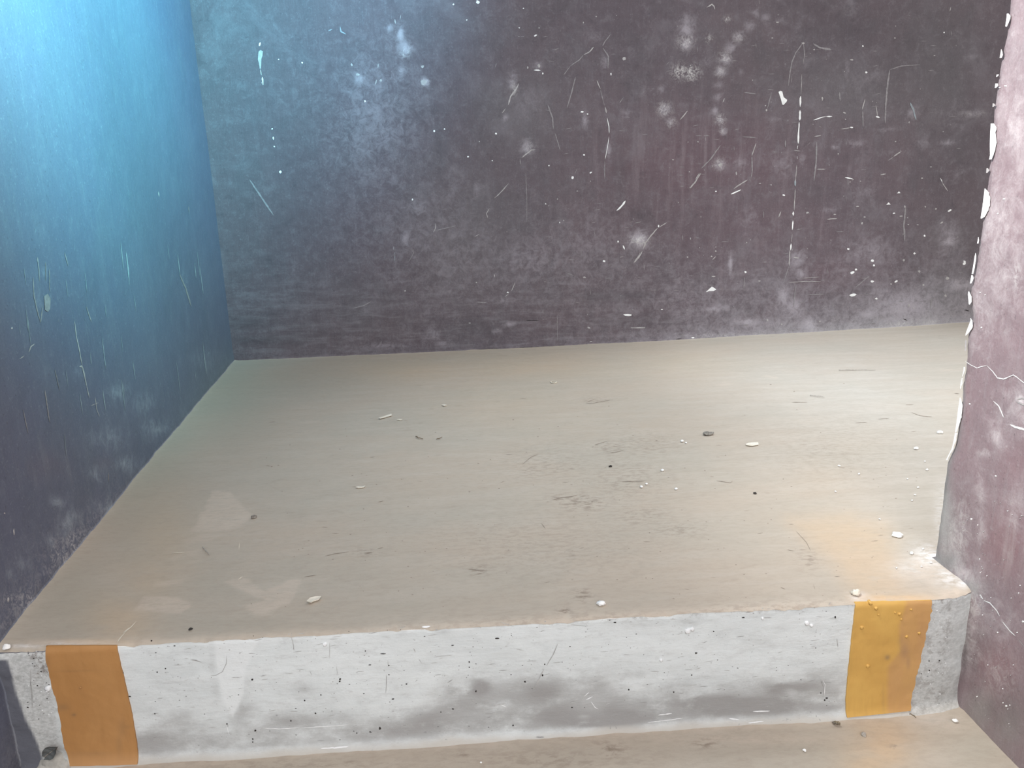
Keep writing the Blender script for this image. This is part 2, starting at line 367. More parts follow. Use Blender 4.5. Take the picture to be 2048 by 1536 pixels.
chalk = B('B', [(325,310,28,.6),(1940,420,40,.95),(2000,425,45,.95),(1960,250,40,.7),(960,520,18,40,.5),(1050,860,30,.4),(1690,1405,50,30,.8),(1840,640,40,.6),(440,480,20,.5),(1880,718,30,.5)]) \
 + B('C', [(35,420,42,.95),(110,425,42,.95),(80,240,40,.6),(300,340,36,.6),(270,420,30,.55),(380,220,30,.5),(270,700,30,.6),(285,765,20,.6),(265,960,30,.6),(1740,665,40,20,.6),(310,110,18,.7),(205,225,25,.5)]) + B('F', [(1350,435,110,16,.7),(1680,205,30,.5),(1480,425,60,10,.7),(300,500,200,10,.35),(720,492,60,8,.6)])
A_ = {}
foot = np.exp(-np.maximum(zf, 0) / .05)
rightness = sstep(1000, 1850, U)
A_['dust_and_haze'] = np.clip(blobs(uv, dust_and_haze) + .30 * foot * (0.35 + rightness) + .10 * fbm(XX*7, ZZ*7, 21).ravel() + .22 * sstep(350, 640, V) * rightness * fbm(XX*12, ZZ*12, 33).ravel() + blobs(uv, [(750,230,120,200,.40),(640,170,80,120,.2),(710,340,80,120,.22)]) + .17 * sstep(430, 640, V) * sstep(900, 1500, U) + .12 * sstep(300, 600, V) + blobs(uv, [(1150,470,160,110,.22),(900,500,140,120,.22)]), 0, 1)  # the wide upper-left blobs are painted flare haze, the rest dust
A_['chalk'] = np.clip(blobs(uv, chalk) + .25 * foot * rightness, 0, 1)
A_['tone'] = np.clip(blobs(uv, [(1040,230,110,120,.5),(930,470,180,200,.45),(1700,180,180,90,.5),(1900,600,90,80,.8),(1750,620,120,60,.35),(1900,480,80,60,.4),(700,620,200,120,.35),(1880,150,90,160,.5)]) , 0, 1)
A_['smear'] = np.clip(sstep(470, 640, V) * (.16 + .26 * fbm(XX*4, ZZ*4, 77).ravel()) + .05, 0, .8)
A_['red'] = np.clip(blobs(uv, [(1400,330,230,130,.75),(1500,450,250,120,.55),(1230,430,120,120,.35),(1620,330,220,90,.4),(1650,540,180,60,.45),(1350,560,200,90,.25)]), 0, 1) * (0.55 + .6 * fbm(XX*5, ZZ*5, 41).ravel())
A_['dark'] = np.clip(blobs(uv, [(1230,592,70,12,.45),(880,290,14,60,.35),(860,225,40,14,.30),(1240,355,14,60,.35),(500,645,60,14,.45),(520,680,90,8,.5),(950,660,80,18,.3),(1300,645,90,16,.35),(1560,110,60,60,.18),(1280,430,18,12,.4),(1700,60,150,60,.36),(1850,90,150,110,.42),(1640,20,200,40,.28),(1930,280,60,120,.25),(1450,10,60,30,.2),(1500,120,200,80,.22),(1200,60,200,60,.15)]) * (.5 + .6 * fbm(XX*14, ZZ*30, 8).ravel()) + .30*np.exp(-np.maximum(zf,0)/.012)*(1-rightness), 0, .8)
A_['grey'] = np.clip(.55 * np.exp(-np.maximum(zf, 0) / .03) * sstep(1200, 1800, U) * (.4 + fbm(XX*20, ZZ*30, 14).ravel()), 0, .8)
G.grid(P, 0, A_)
W = on_back
def dots(G, fn, z, lst, mat=1):
    for d in lst:
        x, y = zp(z, d[0], d[1]); add_dot(G, fn, x, y, d[2]/K, mat, ry=(d[3]/K if len(d) > 3 else None), rot=(d[4] if len(d) > 4 else 0))
def strokes(G, fn, z, lst, mat=1, broken=0.0):
    for i, (pts, w) in enumerate(lst):
        pp = [zp(z, *p) for p in pts]
        if broken: add_broken(G, fn, pp, w/K, mat, gap=broken, seed=i*7+ord(z))
        else: add_stroke(G, fn, pp, w/K, mat, seed=i*13+ord(z))
dots(G, W, 'A', [(1520,260,6,12,.3),(1630,348,4),(1768,367,5),(1592,754,5),(1599,808,4,9),(1605,857,5,4),(1640,1006,7,8)])
add_poly(G, W, [zp('A', *p) for p in [(1513,302),(1524,293),(1538,300),(1536,325),(1529,345),(1527,400),(1520,402),(1516,375),(1509,348)]], 2)
strokes(G, W, 'A', [([(1524,405),(1529,440)],2.5),([(1535,450),(1539,497)],7),([(1528,480),(1533,488)],6)])
strokes(G, W, 'A', [([(1460,1050),(1520,1140),(1600,1260)],9)], 3)
strokes(G, W, 'A', [([(1990,155),(1995,185),(2025,200)],7),([(1920,180),(1945,170)],5)], 4)
dots(G, W, 'B', [(605,26,5),(747,12,11,12),(1015,49,4),(683,117,4),(990,162,4),(1085,207,9,5,-.5),(493,767,6),(855,782,6),(690,917,6,4),(832,940,4),(1164,969,4),(366,1168,5,6),(1370,907,6,5),(1302,1040,9,8),(1408,1010,8,5,-.6),(1128,430,4,6),(1527,433,4,8),(1390,667,6,4),(1145,1193,4),(1227,1302,3,5),(1806,1323,5,7),(1569,1413,5,6),(88,592,4,7),(1486,1528,7),(553,755,5),(1358,655,9,5)])
dots(G, W, 'B', [(757,828,4),(1214,1165,4),(1105,385,8,12),(1040,395,4,7),(425,390,9),(180,470,8),(45,437,12,8),(10,380,6,9),(430,480,20,16),(1605,343,10),(1890,935,6,3),(1330,1118,5,3),(1440,97,4),(1107,163,4),(1365,132,3,6),(1250,1290,4)], 2)
strokes(G, W, 'B', [([(983,214),(992,214)],5),([(1000,215),(1018,214)],4),([(1076,410),(1115,412)],7),([(1612,1175),(1590,1205),(1560,1233)],10),([(1505,690),(1515,740),(1517,780)],4),([(1515,800),(1507,860),(1493,930)],3.5),([(1597,1435),(1608,1460)],8),([(256,1443),(254,1460)],6),([(1993,1390),(1993,1402)],6)], 1)
strokes(G, W, 'B', [([(165,372),(163,398)],7),([(148,495),(156,466)],10),([(262,112),(266,138)],8),([(1425,275),(1402,303),(1368,320)],6),([(988,488),(976,515),(940,565),(925,615)],8),([(910,635),(890,662)],6),([(1445,470),(1465,520)],5),([(1493,626),(1500,662)],9),([(1085,876),(1060,878),(1005,922)],7),([(995,930),(997,962)],4),([(1855,1302),(1808,1330)],4),([(1800,1335),(1765,1375),(1730,1420),(1715,1460)],7),([(1698,1478),(1692,1495),(1665,1530)],6),([(1745,1410),(1700,1425),(1640,1400)],4),([(502,1305),(500,1335),(488,1360)],4),([(1975,650),(1948,682),(1930,702)],5),([(2045,1012),(2022,1050)],6),([(2010,1070),(1990,1100)],4),([(1595,1500),(1580,1505)],5),([(298,85),(293,115)],3),([(1655,1298),(1640,1300)],4),([(1435,1300),(1415,1303)],5)], 2)
strokes(G, W, 'B', [([(1365,322),(1340,352),(1290,385)],5),([(1290,385),(1250,440)],4),([(1157,612),(1185,690),(1190,755)],7),([(1200,780),(1230,880)],5),([(490,1350),(560,1335),(620,1320)],4),([(365,1455),(372,1480),(345,1530)],3.5),([(1320,450),(1297,540),(1270,630)],6),([(1525,200),(1490,245),(1478,270)],6),([(1480,280),(1512,330),(1510,400)],7),([(1490,940),(1490,1050)],4),([(1465,525),(1490,620)],4),([(1330,985),(1315,1020)],3),([(1850,380),(1870,360)],3),([(1600,570),(1575,605)],5),([(1028,1010),(1035,1150),(1035,1300)],3),([(858,370),(848,395)],5),([(770,1470),(778,1464)],4)], 3)
strokes(G, W, 'B', [([(960,1035),(905,1100),(868,1140),(822,1178)],4.5),([(815,1220),(798,1250),(806,1276)],4.5),([(755,1370),(730,1385)],4)], 2, .25)
strokes(G, W, 'B', [([(262,1475),(262,1525)],4)], 4)
dots(G, W, 'C', [(1105,270,5),(1580,190,5,4),(1125,423,7,6),(1190,685,14,5,.3),(1038,746,11,4),(246,1120,5,4),(642,1142,8,5),(1465,1380,6),(1020,1458,8,6),(1408,1483,7,5),(1162,1525,9,7),(1287,1248,7,4),(1612,1232,16,6,-.5),(1700,1530,7,6)])
dots(G, W, 'C', [(1293,222,5,3),(1040,350,10,5),(820,290,6,4),(755,253,9,6),(540,645,5,7),(535,618,4),(868,578,5,11),(1375,716,4,6),(997,660,11,4,.3),(1075,1208,9,4),(1115,1270,8,4),(1100,1307,6,8),(1350,1210,5,9),(1470,1210,5),(1532,1222,5),(1370,1314,5,3),(1425,1315,6,3),(365,1015,5,10),(1330,1265,9,4),(1503,977,6,3),(780,1245,11,5,-.3),(503,1073,7,3),(568,1082,4),(1565,1303,11,5,-.5),(605,130,10,4),(140,830,4),(575,222,6,3),(1450,1043,7,5),(1525,325,6,3),(270,965,10),(960,900,4),(1030,1065,4),(940,1255,8,3),(1090,1060,4,3),(1295,828,6,4),(245,1470,5),(80,1505,5),(150,1450,3),(425,1420,4),(1340,1370,3)], 2)
add_poly(G, W, [zp('C', *p) for p in [(611,538),(622,531),(633,535),(641,568),(662,585),(657,597),(648,606),(641,614),(633,612),(625,580)]], 1)
add_poly(G, W, [zp('C', *p) for p in [(1304,1132),(1316,1119),(1325,1130)]], 1); add_poly(G, W, [zp('C', *p) for p in [(1242,1198),(1256,1184),(1268,1197)]], 1)
scr = [(748,418),(745,520),(741,565)]; strokes(G, W, 'C', [(scr, 4)], 2, .15)
strokes(G, W, 'C', [([(741,562),(738,625)],9),([(737,645),(735,705)],10),([(732,715),(728,790),(726,840)],9),([(724,852),(720,872)],10),([(720,915),(721,930)],8)], 1)
strokes(G, W, 'C', [([(718,950),(712,1040),(708,1120),(703,1230)],5)], 2, .12)
strokes(G, W, 'C', [([(710,1050),(709,1090)],9)], 4)
strokes(G, W, 'C', [([(698,1238),(698,1262)],10),([(696,1290),(692,1345)],7),([(686,1425),(682,1465)],9)], 1); strokes(G, W, 'C', [([(694,1350),(686,1420)],3),([(680,1470),(676,1535)],5)], 2, .15)
strokes(G, W, 'F', [([(678,0),(674,92)],7)], 2, .08); strokes(G, W, 'F', [([(672,95),(655,150),(642,192)],4),([(715,205),(705,270),(700,330)],5)], 3)
strokes(G, W, 'C', [([(815,703),(870,685),(890,682)],5),([(1000,1038),(1045,1047)],7),([(333,1136),(360,1125),(392,1110)],9),([(1558,1042),(1570,1068)],5),([(890,682),(925,681)],7)], 1)
strokes(G, W, 'C', [([(975,755),(1030,748)],4),([(820,800),(860,792)],5),([(1285,915),(1330,885)],8),([(1330,885),(1322,878)],6),([(432,1052),(388,1078),(350,1105)],6),([(612,1272),(626,1238)],6),([(1570,1068),(1583,1090),(1602,1118)],5),([(895,1283),(955,1278)],6),([(193,42),(222,25),(235,36),(240,55)],7),([(498,0),(500,22)],5),([(1620,42),(1613,66)],8),([(158,1012),(122,1068),(95,1102)],7),([(78,648),(48,690)],5),([(700,1504),(732,1510)],9),([(1208,1024),(1240,1017)],9),([(295,575),(285,600)],6),([(95,1390),(97,1402)],5),([(850,738),(862,745)],6),([(1180,615),(1190,680)],4),([(1117,580),(1100,642)],6),([(835,990),(885,990)],4),([(1030,1045),(1050,1050),(1040,1060)],6),([(480,838),(455,912)],5),([(245,1500),(225,1520)],6),([(780,850),(795,835)],5),([(700,880),(740,884)],3)], 2)
strokes(G, W, 'C', [([(755,250),(712,310),(690,360),(678,430),(668,505)],6),([(758,255),(764,320),(755,375)],4),([(815,255),(850,278),(920,290)],12),([(1262,408),(1330,386),(1440,378)],5),([(1262,410),(1245,530),(1238,620),(1235,720)],10),([(1103,645),(1105,740)],6),([(835,830),(830,960),(818,1060)],8),([(1355,1215),(1345,1320),(1350,1410)],10),([(272,850),(215,930),(160,985)],6),([(455,915),(458,1000),(450,1040)],6),([(570,540),(545,640)],4),([(968,540),(972,590)],9),([(410,540),(480,550)],6),([(1250,940),(1285,918)],4),([(650,820),(652,860)],6),([(400,800),(480,805)],5)], 3)
strokes(G, W, 'C', [([(1382,600),(1400,640),(1416,702)],10)], 4)
dots(G, W, 'E', [(1486,65,8,6),(1626,380,27,6,.05),(923,248,6,4),(1825,348,6,4),(2005,512,10,4)])
dots(G, W, 'E', [(1372,160,9,5),(322,240,5),(1398,455,9,5,.4),(1410,535,7,3),(700,428,8,3),(740,190,4),(1690,455,45,3),(845,150,3,9)], 2)
strokes(G, W, 'E', [([(966,190),(945,240)],4),([(930,255),(905,275)],3),([(370,0),(365,10)],5),([(1600,38),(1578,43)],6),([(1712,5),(1690,45),(1660,75)],6)], 2)
strokes(G, W, 'E', [([(125,300),(80,325),(20,340)],5),([(1213,380),(1213,530)],3),([(1128,350),(1130,375)],4),([(262,20),(262,65)],4),([(740,305),(800,308)],6),([(185,530),(178,555)],4),([(1270,135),(1310,150)],5)], 3)
strokes(G, W, 'E', [([(720,587),(790,582),(870,577)],6),([(985,574),(1060,571),(1150,566)],9),([(1150,566),(1260,560)],5),([(1030,412),(1105,412)],4),([(1340,556),(1480,548)],4),([(1490,547),(1600,543)],3)], 5)
strokes(G, W, 'F', [([(10,521),(60,517)],3),([(180,514),(260,516)],4),([(450,505),(650,496)],3),([(850,485),(980,470)],3),([(1060,464),(1180,458)],3),([(1340,402),(1365,412)],5),([(1700,350),(1730,358)],6)], 5, .2)
dots(G, W, 'F', [(418,130,7),(1160,62,9,7),(1170,90,6),(1043,133,14,7,-.4),(1065,115,8,6),(1160,184,10,6),(1300,184,11,6,-.4),(1183,285,7,6),(1049,263,22,8,-.2),(1698,78,11,8,-.6),(1407,20,6),(463,525,6),(110,512,9,4)])
dots(G, W, 'F', [(853,418,5),(1435,125,8),(547,412,6),(1345,60,7),(1270,200,5),(1460,205,6),(1375,325,6,9),(1400,340,4),(500,182,8,4),(230,155,14,4),(1600,165,10),(220,38,6,4),(1590,268,7),(630,435,5)], 2)
add_poly(G, W, [zp('F', *p) for p in [(186,247),(204,230),(222,214),(236,222),(248,231),(232,240),(205,241)]], 1)
strokes(G, W, 'F', [([(700,44),(730,48)],7),([(670,190),(760,184),(860,186)],4),([(750,165),(850,158)],3),([(870,342),(886,328)],6),([(1372,310),(1376,330)],6),([(800,176),(815,180)],4)], 2)
strokes(G, W, 'F', [([(1500,340),(1508,288),(1526,277)],8),([(413,160),(410,225)],5),([(1060,220),(1145,150)],5),([(780,262),(880,258)],4),([(400,440),(440,438)],6),([(1085,440),(1180,425)],5)], 3)
# lime spots too small to trace one by one
r2 = random.Random(11)
for i in range(170):
    px = r2.gauss(1560, 260); py = r2.uniform(5, 640)
    if not (700 < px < 1930) or r2.random() > .35 + .65 * (py / 640): continue
    if py > 735 - (px - 470) * .0526 - 60: continue
    add_dot(G, W, px, py, r2.uniform(.45, 1.2), r2.choice([2, 2, 3, 3]), ry=r2.uniform(.5, 1.6), n=6)
for i in range(150):
    px = r2.uniform(1050, 1920); py = r2.uniform(60, 640)
    if py > 735 - (px - 470) * .0526 - 60: continue
    a = r2.choice([0, 0, .1, -.2, 1.5]); l = r2.uniform(4, 15)
    add_stroke(G, W, [(px, py), (px + l*math.cos(a), py + l*math.sin(a))], r2.uniform(.7, 1.4), 3, seed=i)
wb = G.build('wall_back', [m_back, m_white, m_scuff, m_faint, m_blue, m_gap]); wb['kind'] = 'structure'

# ------------------------------------------------------------------ WALL LEFT
G = Grid(fix_left)
yBack = float(yb(xL))
ys = axis((-.7, .3, .05), (.3, yBack + .012, .007)); zs = axis((ZL - .004, 1.2, .007), (1.2, 2.5, .05))
YY, ZZ = np.meshgrid(ys, zs); XX = left_x(YY, ZZ)
P = np.stack([XX, YY, ZZ], -1); uv = project(P.reshape(-1, 3)); U, V = uv[:, 0], uv[:, 1]; zf = np.where((YY > YR) & (ZZ >= 0), ZZ, ZZ - ZL).ravel()
A_ = {}
A_['dust_and_haze'] = np.clip(blobs(uv, B('D', [(230,300,45,110,.30),(265,130,30,60,.3),(280,310,24,40,.4),(1080,200,40,150,.25),(1000,120,60,80,.2),(690,830,70,60,.4),(620,1100,120,90,.35),(840,900,90,80,.3),(560,1310,70,60,.4),(730,1250,80,50,.4),(1200,640,120,70,.25),(900,1040,90,60,.35),(460,700,40,60,.25),(340,1480,60,40,.4),(640,1500,90,40,.35)]) + B('G', [(380,110,60,80,.45),(300,200,50,.4),(60,400,40,.4),(130,330,60,.3),(420,60,50,.4)])) + .12 * np.exp(-zf / .05) + .12 * fbm(YY*8, ZZ*4, 61).ravel() * sstep(600, 900, V), 0, 1)
A_['chalk'] = np.clip(.35 * np.exp(-zf / .035) + blobs(uv, B('G', [(360,300,60,90,.5),(440,230,60,.5),(50,550,30,.6),(160,560,60,.4)])), 0, 1) * sstep(900, 1060, V)
A_['tone'] = np.clip(.5 * np.exp(-zf / .12) * sstep(250, 450, U), 0, 1)
A_['red'] = .35 * blobs(uv, B('D', [(300,1270,160,120,1),(600,1250,90,60,.8)])) * (.5 + fbm(YY*9, ZZ*9, 62).ravel())
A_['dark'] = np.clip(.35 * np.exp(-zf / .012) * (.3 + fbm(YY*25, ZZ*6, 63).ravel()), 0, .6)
A_['grey'] = np.clip(blobs(uv, [(40,1470,20,60,.25)]), 0, 1)
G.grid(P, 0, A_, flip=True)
WL = on_left
strokes(G, WL, 'D', [([(222,42),(229,110),(232,185)],5),([(195,160),(198,260),(215,340),(238,425)],6),([(250,330),(238,425)],5),([(268,70),(268,180)],4),([(288,110),(290,240)],4),([(375,15),(398,95)],4),([(345,400),(338,420)],6),([(320,700),(348,820)],4),([(262,820),(290,1010)],6),([(140,935),(168,1070)],4),([(505,330),(535,420)],5),([(632,1300),(632,1355)],4),([(1050,140),(1085,220),(1118,330)],8)], 3)
strokes(G, WL, 'A', [([(220,1505),(222,1535)],4),([(1103,1205),(1108,1250)],4)], 3); strokes(G, WL, 'A', [([(927,1120),(931,1150)],6)], 2)
strokes(G, WL, 'D', [([(434,415),(450,520),(468,610),(482,680)],4.5),([(482,680),(498,750),(508,795)],7),([(508,795),(523,865)],4),([(530,912),(578,893)],3),([(558,860),(566,930),(582,975)],3)], 2)
strokes(G, WL, 'D', [([(205,548),(183,565),(170,598),(118,638)],7)], 2, .3)
dots(G, WL, 'D', [(72,457,4,7),(475,682,10,6)], 2); dots(G, WL, 'G', [(30,45,5),(52,548,6,14),(85,155,4,20)], 2)
add_poly(G, WL, [zp('D', *p) for p in [(258,270),(278,255),(296,285),(292,345),(280,362),(262,350)]], 3)
for i in range(34):                                     # brush streaks of the distemper
    px, py = r2.uniform(30, 430), r2.uniform(480, 900)
    if py > 1285 - (px - 10) * 1.235 - 40: continue
    l = r2.uniform(20, 70); add_stroke(G, WL, [(px, py), (px + l*.12, py + l)], r2.uniform(.7, 1.6), 4, seed=i, step=9)
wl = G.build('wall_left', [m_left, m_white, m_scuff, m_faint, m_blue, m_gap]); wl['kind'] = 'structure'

# ------------------------------------------------------------------ WALL RIGHT (spine wall with a broken arris)
ARR = [(2016,0),(2014,31),(2011,51),(2006,79),(1999,113),(1994,137),(1990.5,164),(1985,202),(1982,239),(1981,260),(1980,280),(1980,311),(1973,337),(1971,369),(1967,400),(1961.5,434),(1958,472),(1953,499),(1949,515),(1944,544),(1936,589),(1937.5,606),(1940,630),(1941,640),(1931,667),(1930,691),(1929,719),(1925.6,743),(1920,767),(1919,794),(1915,821),(1910,859),(1903,896),(1891,920),(1888,944),(1883,978),(1879,1020),(1876,1035),(1873,1062),(1870,1096),(1869,1112)]
aw = np.array([on_right(*p) for p in ARR]); az = aw[::-1, 2]; ay = aw[::-1, 1]
ztop = az[-1]; print('arris', list(zip(np.round(ay, 3), np.round(az, 3))))
def yend(z):
    z = np.asarray(z, float); base = np.interp(z, az, ay)
    return base + .0022 * (fbm(z*90, z*0+3.3, 71) - .5) * 2 + np.where(z > ztop, .006 * (fbm(z*12, z*0+1, 72) - .5), 0)
zs = axis((ZL - .004, 1.2, .004), (1.2, 2.5, .04)); TH = .13
us = np.concatenate([np.linspace(0, .35, 10, endpoint=False), np.linspace(.35, 1, 260)])
UU, ZZ = np.meshgrid(us, zs); YE = np.where(ZZ < 0, YAR, yend(ZZ)); Y0 = -.7
YY = Y0 + (YE - Y0) * UU
XX = right_x(YY, ZZ)
edge = YE - YY
XX += .004 * np.exp(-(edge / .006) ** 2)                                            # arris rounded off
XX -= .004 * np.exp(-(np.maximum(ZZ, 0) / .025) ** 2) * fbm(YY*40, ZZ*20, 84) * (YY > YR)
P = np.stack([XX, YY, ZZ], -1); uv = project(P.reshape(-1, 3)); U, V = uv[:, 0], uv[:, 1]
ef = edge.ravel(); zr = ZZ.ravel(); yf = YY.ravel()
zfl = np.where((yf > YR) & (zr >= 0), zr, zr - ZL)
A_ = {}
A_['dust_and_haze'] = np.clip(blobs(uv, [(2000,480,60,200,.35),(2030,250,40,160,.35),(1960,620,40,120,.35),(2040,820,60,60,.35),(1905,1070,30,70,.4),(1990,870,18,30,.5),(1970,905,20,12,.5),(1955,1250,30,60,.35),(2030,1020,30,50,.35),(2000,1250,40,60,.3),(1960,1020,14,120,.4),(2042,800,10,9,.9),(1930,1150,24,18,.6)]) + .2 * fbm(YY*14, ZZ*10, 91).ravel(), 0, 1)
A_['chalk'] = np.clip(blobs(uv, [(1905,1090,30,70,.55),(1945,1200,26,40,.7),(1940,1290,30,60,.45),(1925,1050,14,70,.5),(2035,555,8,30,.7),(2000,1350,40,50,.3),(1900,1130,30,26,.7),(1925,1165,22,16,.9)]) + .15 * np.exp(-ef / .02), 0, 1)
A_['tone'] = np.clip(blobs(uv, [(1895,1060,24,90,.6),(1930,1280,30,80,.5),(1960,1420,40,50,.7),(2020,1450,50,60,.6)]), 0, 1)
A_['red'] = np.clip(blobs(uv, [(2010,1080,50,80,1),(2025,940,40,60,.5),(2000,1320,50,60,.7),(1975,1090,20,70,.6),(1935,780,6,120,.7)]), 0, 1)
A_['dark'] = np.clip(blobs(uv, [(1935,1340,30,60,.4),(1900,1390,20,40,.4),(1965,1280,30,40,.3),(2010,1420,40,40,.4)]) * (.3 + .9*fbm(YY*30, ZZ*30, 93).ravel()), 0, .6)
A_['grey'] = np.clip(.75 * np.exp(-(ef / .012) ** 2) * sstep(.45, .12, zr) + blobs(uv, [(1890,1030,14,90,.7),(1896,1120,26,20,.8),(1935,1175,30,14,.7),(1900,1400,16,14,.4)]) + .25*np.exp(-zfl / .015), 0, 1)
G = Grid(fix_right); G.grid(P, 0, A_, flip=False)
# end of the wall: the broken face turns the corner and runs back
zz = zs; ye = np.where(zz < 0, YAR, yend(zz)); rows = []
for j, z in enumerate(zz):
    rows.append([(XX[j, -1], ye[j], z), (XP + .010, ye[j] + .0015, z), (XP + .03, ye[j] + .002, z), (XP + TH, ye[j] + .002, z), (XP + TH, Y0, z)])
G.grid(np.array(rows), 0, {'grey': np.full(len(zz)*5, .35)})
G.add([(XP, Y0, 2.5), (XP + TH, Y0, 2.5), (XP + TH, ye[-1], 2.5), (XP, ye[-1], 2.5)], [[0, 1, 2, 3]], 0)
WR = on_right
def chip(pts_right, y0, y1, mat=1, ext=1.5):
    """bare plaster where the paint has broken off the arris: outline = arris from y0 to y1, then back along pts_right"""
    a = [(np.interp(y, [p[1] for p in ARR], [p[0] for p in ARR]) - ext*.3, y) for y in np.linspace(y0, y1, max(3, int((y1-y0)/4)))]
    b = sorted(pts_right, key=lambda p: p[1]); n = len(a)
    bx = np.interp([p[1] for p in a], [p[1] for p in b], [p[0] for p in b])
    rr = random.Random(int(y0)); Vv = [WR(*p, .0015) for p in a] + [WR(max(x + rr.uniform(-.8, .8), p[0] + .6), p[1], .0012) for x, p in zip(bx, a)]
    G.add(Vv, [[i, i+1, n+i+1, n+i] for i in range(n-1)], mat)
chip([(2017,28),(2021,31),(2020,37),(2017,41),(2020,44),(2013,52)], 27, 53)
chip([(2001,99),(2006,108),(2003,115)], 98, 116, 2); chip([(1998,150),(1993,153)], 149, 154); chip([(1995,168),(1996,172),(1991,175)], 167, 176); chip([(1987,208),(1990,210),(1985,213)], 207, 214, 2)
chip([(1984,246),(1991,248),(1993,258),(1990,264),(1993,275),(1993,284),(1990,298),(1986,313),(1982,318)], 247, 319)
chip([(1976,337),(1978,341),(1974,345)], 336, 346, 2)
chip([(1970,376),(1977,383),(1980,395),(1979.5,409),(1976,422),(1970,432),(1963,436)], 377, 437)
chip([(1957,474),(1960,480),(1957,486)], 474, 487); chip([(1950,506),(1953,512),(1950,530),(1946,546)], 506, 548); chip([(1944,550),(1947,556),(1943,566)], 550, 567)
chip([(1938,582),(1943,592),(1943,604),(1940,608)], 583, 609)
chip([(1941,636),(1945,646),(1944,656),(1938,664),(1931,670)], 636, 671); chip([(1932,680),(1933,690),(1931,700)], 680, 702, 2)
chip([(1928,730),(1929,738),(1925,748),(1921,752)], 734, 753); chip([(1924,757),(1923,768),(1920,776)], 756, 778)
chip([(1920,794),(1924,808),(1923.5,826),(1919,846),(1913,860),(1911,864)], 795, 865)
chip([(1913,866),(1910,882),(1905,898),(1899,908),(1894,918)], 866, 920)
add_broken(G, WR, [(1929,722),(1941,730),(1953,736),(1962,733),(1973,731)], 1.5, 1, gap=.08)
add_stroke(G, WR, [(1973,731),(1985,743),(1994,756),(2006,758),(2016,754),(2026,750),(2034,755),(2045,764),(2056,772)], 1.6, 1)
add_stroke(G, WR, [(1992,755),(2006,758),(2014,756)], 2.2, 1)
add_stroke(G, WR, [(2019,849),(2030,854),(2048,859),(2060,862)], 4.2, 1)
add_stroke(G, WR, [(2034,799),(2042,796),(2052,797)], 3, 2); add_stroke(G, WR, [(2032,803),(2050,811)], 3, 2)
add_broken(G, WR, [(1968,1201),(1980,1206),(1994,1222),(2004,1243),(2018,1260),(2031,1272)], 1.8, 1, gap=.05); add_broken(G, WR, [(2031,1272),(2040,1283),(2050,1296)], 1.1, 2, gap=.2)
add_stroke(G, WR, [(1934,1163),(1950,1180),(1966,1198)], 3.0, 1, jit=.7); add_stroke(G, WR, [(1940,1168),(1958,1190)], 2, 2, jit=.6)
add_stroke(G, WR, [(1985,802),(1996,812),(2006,835)], 2.2, 1); 
for x, y, r_ in [(2046,1243,3),(2034,1265,2),(1942,1038,2),(1970,590,2),(1960,585,1.5),(2012,1412,2.5),(2015,1418,1.8),(1991,952,2),(2015,1022,2),(2008,398,2.5),(2010,172,3),(1998,175,2),(1995,427,2),(1962,655,1.5),(2026,1330,1.6),(1965,1230,1.6),(1975,1330,1.4),(1930,1290,1.6),(1955,1050,1.5),(1938,808,2)]:
    add_dot(G, WR, x, y, r_, 1, ry=r_*rng.uniform(.5, 1.2))
for i in range(90): add_dot(G, WR, r2.uniform(1910, 2046), r2.uniform(1000, 1480), r2.uniform(.6, 1.6), r2.choice([2, 2, 1]), n=6)
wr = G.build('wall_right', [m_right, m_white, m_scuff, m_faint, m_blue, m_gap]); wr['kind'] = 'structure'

# ------------------------------------------------------------------ FLOOR (lower level in front of the step)
ysf = axis((-.7, .4, .05), (.4, 1.0, .004)); us = np.linspace(0, 1, 300)
UU, VV = np.meshgrid(us, np.linspace(0, 1, 260))
XX = np.zeros_like(UU); YY = np.full_like(UU, .5); Yn = -.7
sv = np.where(VV < .15, VV/.15*.55, .55 + (VV-.15)/.85*.45)
for _ in range(4): YY = Yn + (yr(XX) + .004 - Yn) * sv; x0_ = xl(YY); XX = x0_ + (XP - x0_) * UU
ZZ = ZL + .0025 * (fbm(XX*6, YY*6, 101) - .5) + .0012 * (fbm(XX*40, YY*40, 102) - .5)
dR = yr(XX) - YY; ZZ += .004 * np.exp(-np.maximum(dR, 0) / .006) * fbm(XX*20, YY*20, 103)
P = np.stack([XX, YY, ZZ], -1); uv = project(P.reshape(-1, 3)); U, V = uv[:, 0], uv[:, 1]
A_ = {'dust_and_haze': np.clip(.7 * np.exp(-np.maximum(dR, 0) / .010).ravel() * (.3 + fbm(XX*18, YY*18, 104).ravel()) + blobs(uv, [(1900,1450,60,20,.3),(1500,1480,200,10,.4)]), 0, 1),
      'peach': blobs(uv, [(1770,1500,55,60,.45),(210,1535,70,14,.35),(1740,1540,60,60,.45)]), 'stain': np.clip(blobs(uv, [(1220,1500,26,16,.8),(1410,1488,20,8,.8),(1100,1520,160,16,.35),(600,1530,200,10,.3),(930,1508,14,6,.7),(1790,1493,8,5,.8),(700,1526,8,5,.6)]) + .15, 0, 1),
      'olive': np.clip(blobs(uv, [(1950,1500,60,50,.7),(1650,1500,80,30,.3)]) , 0, 1), 'grey': np.clip(blobs(uv, [(110,1525,60,40,.7),(1860,1440,50,14,.4)]), 0, 1)}
G = Grid(); G.grid(P, 0, A_)
fl = G.build('floor', [m_floor]); fl['kind'] = 'structure'

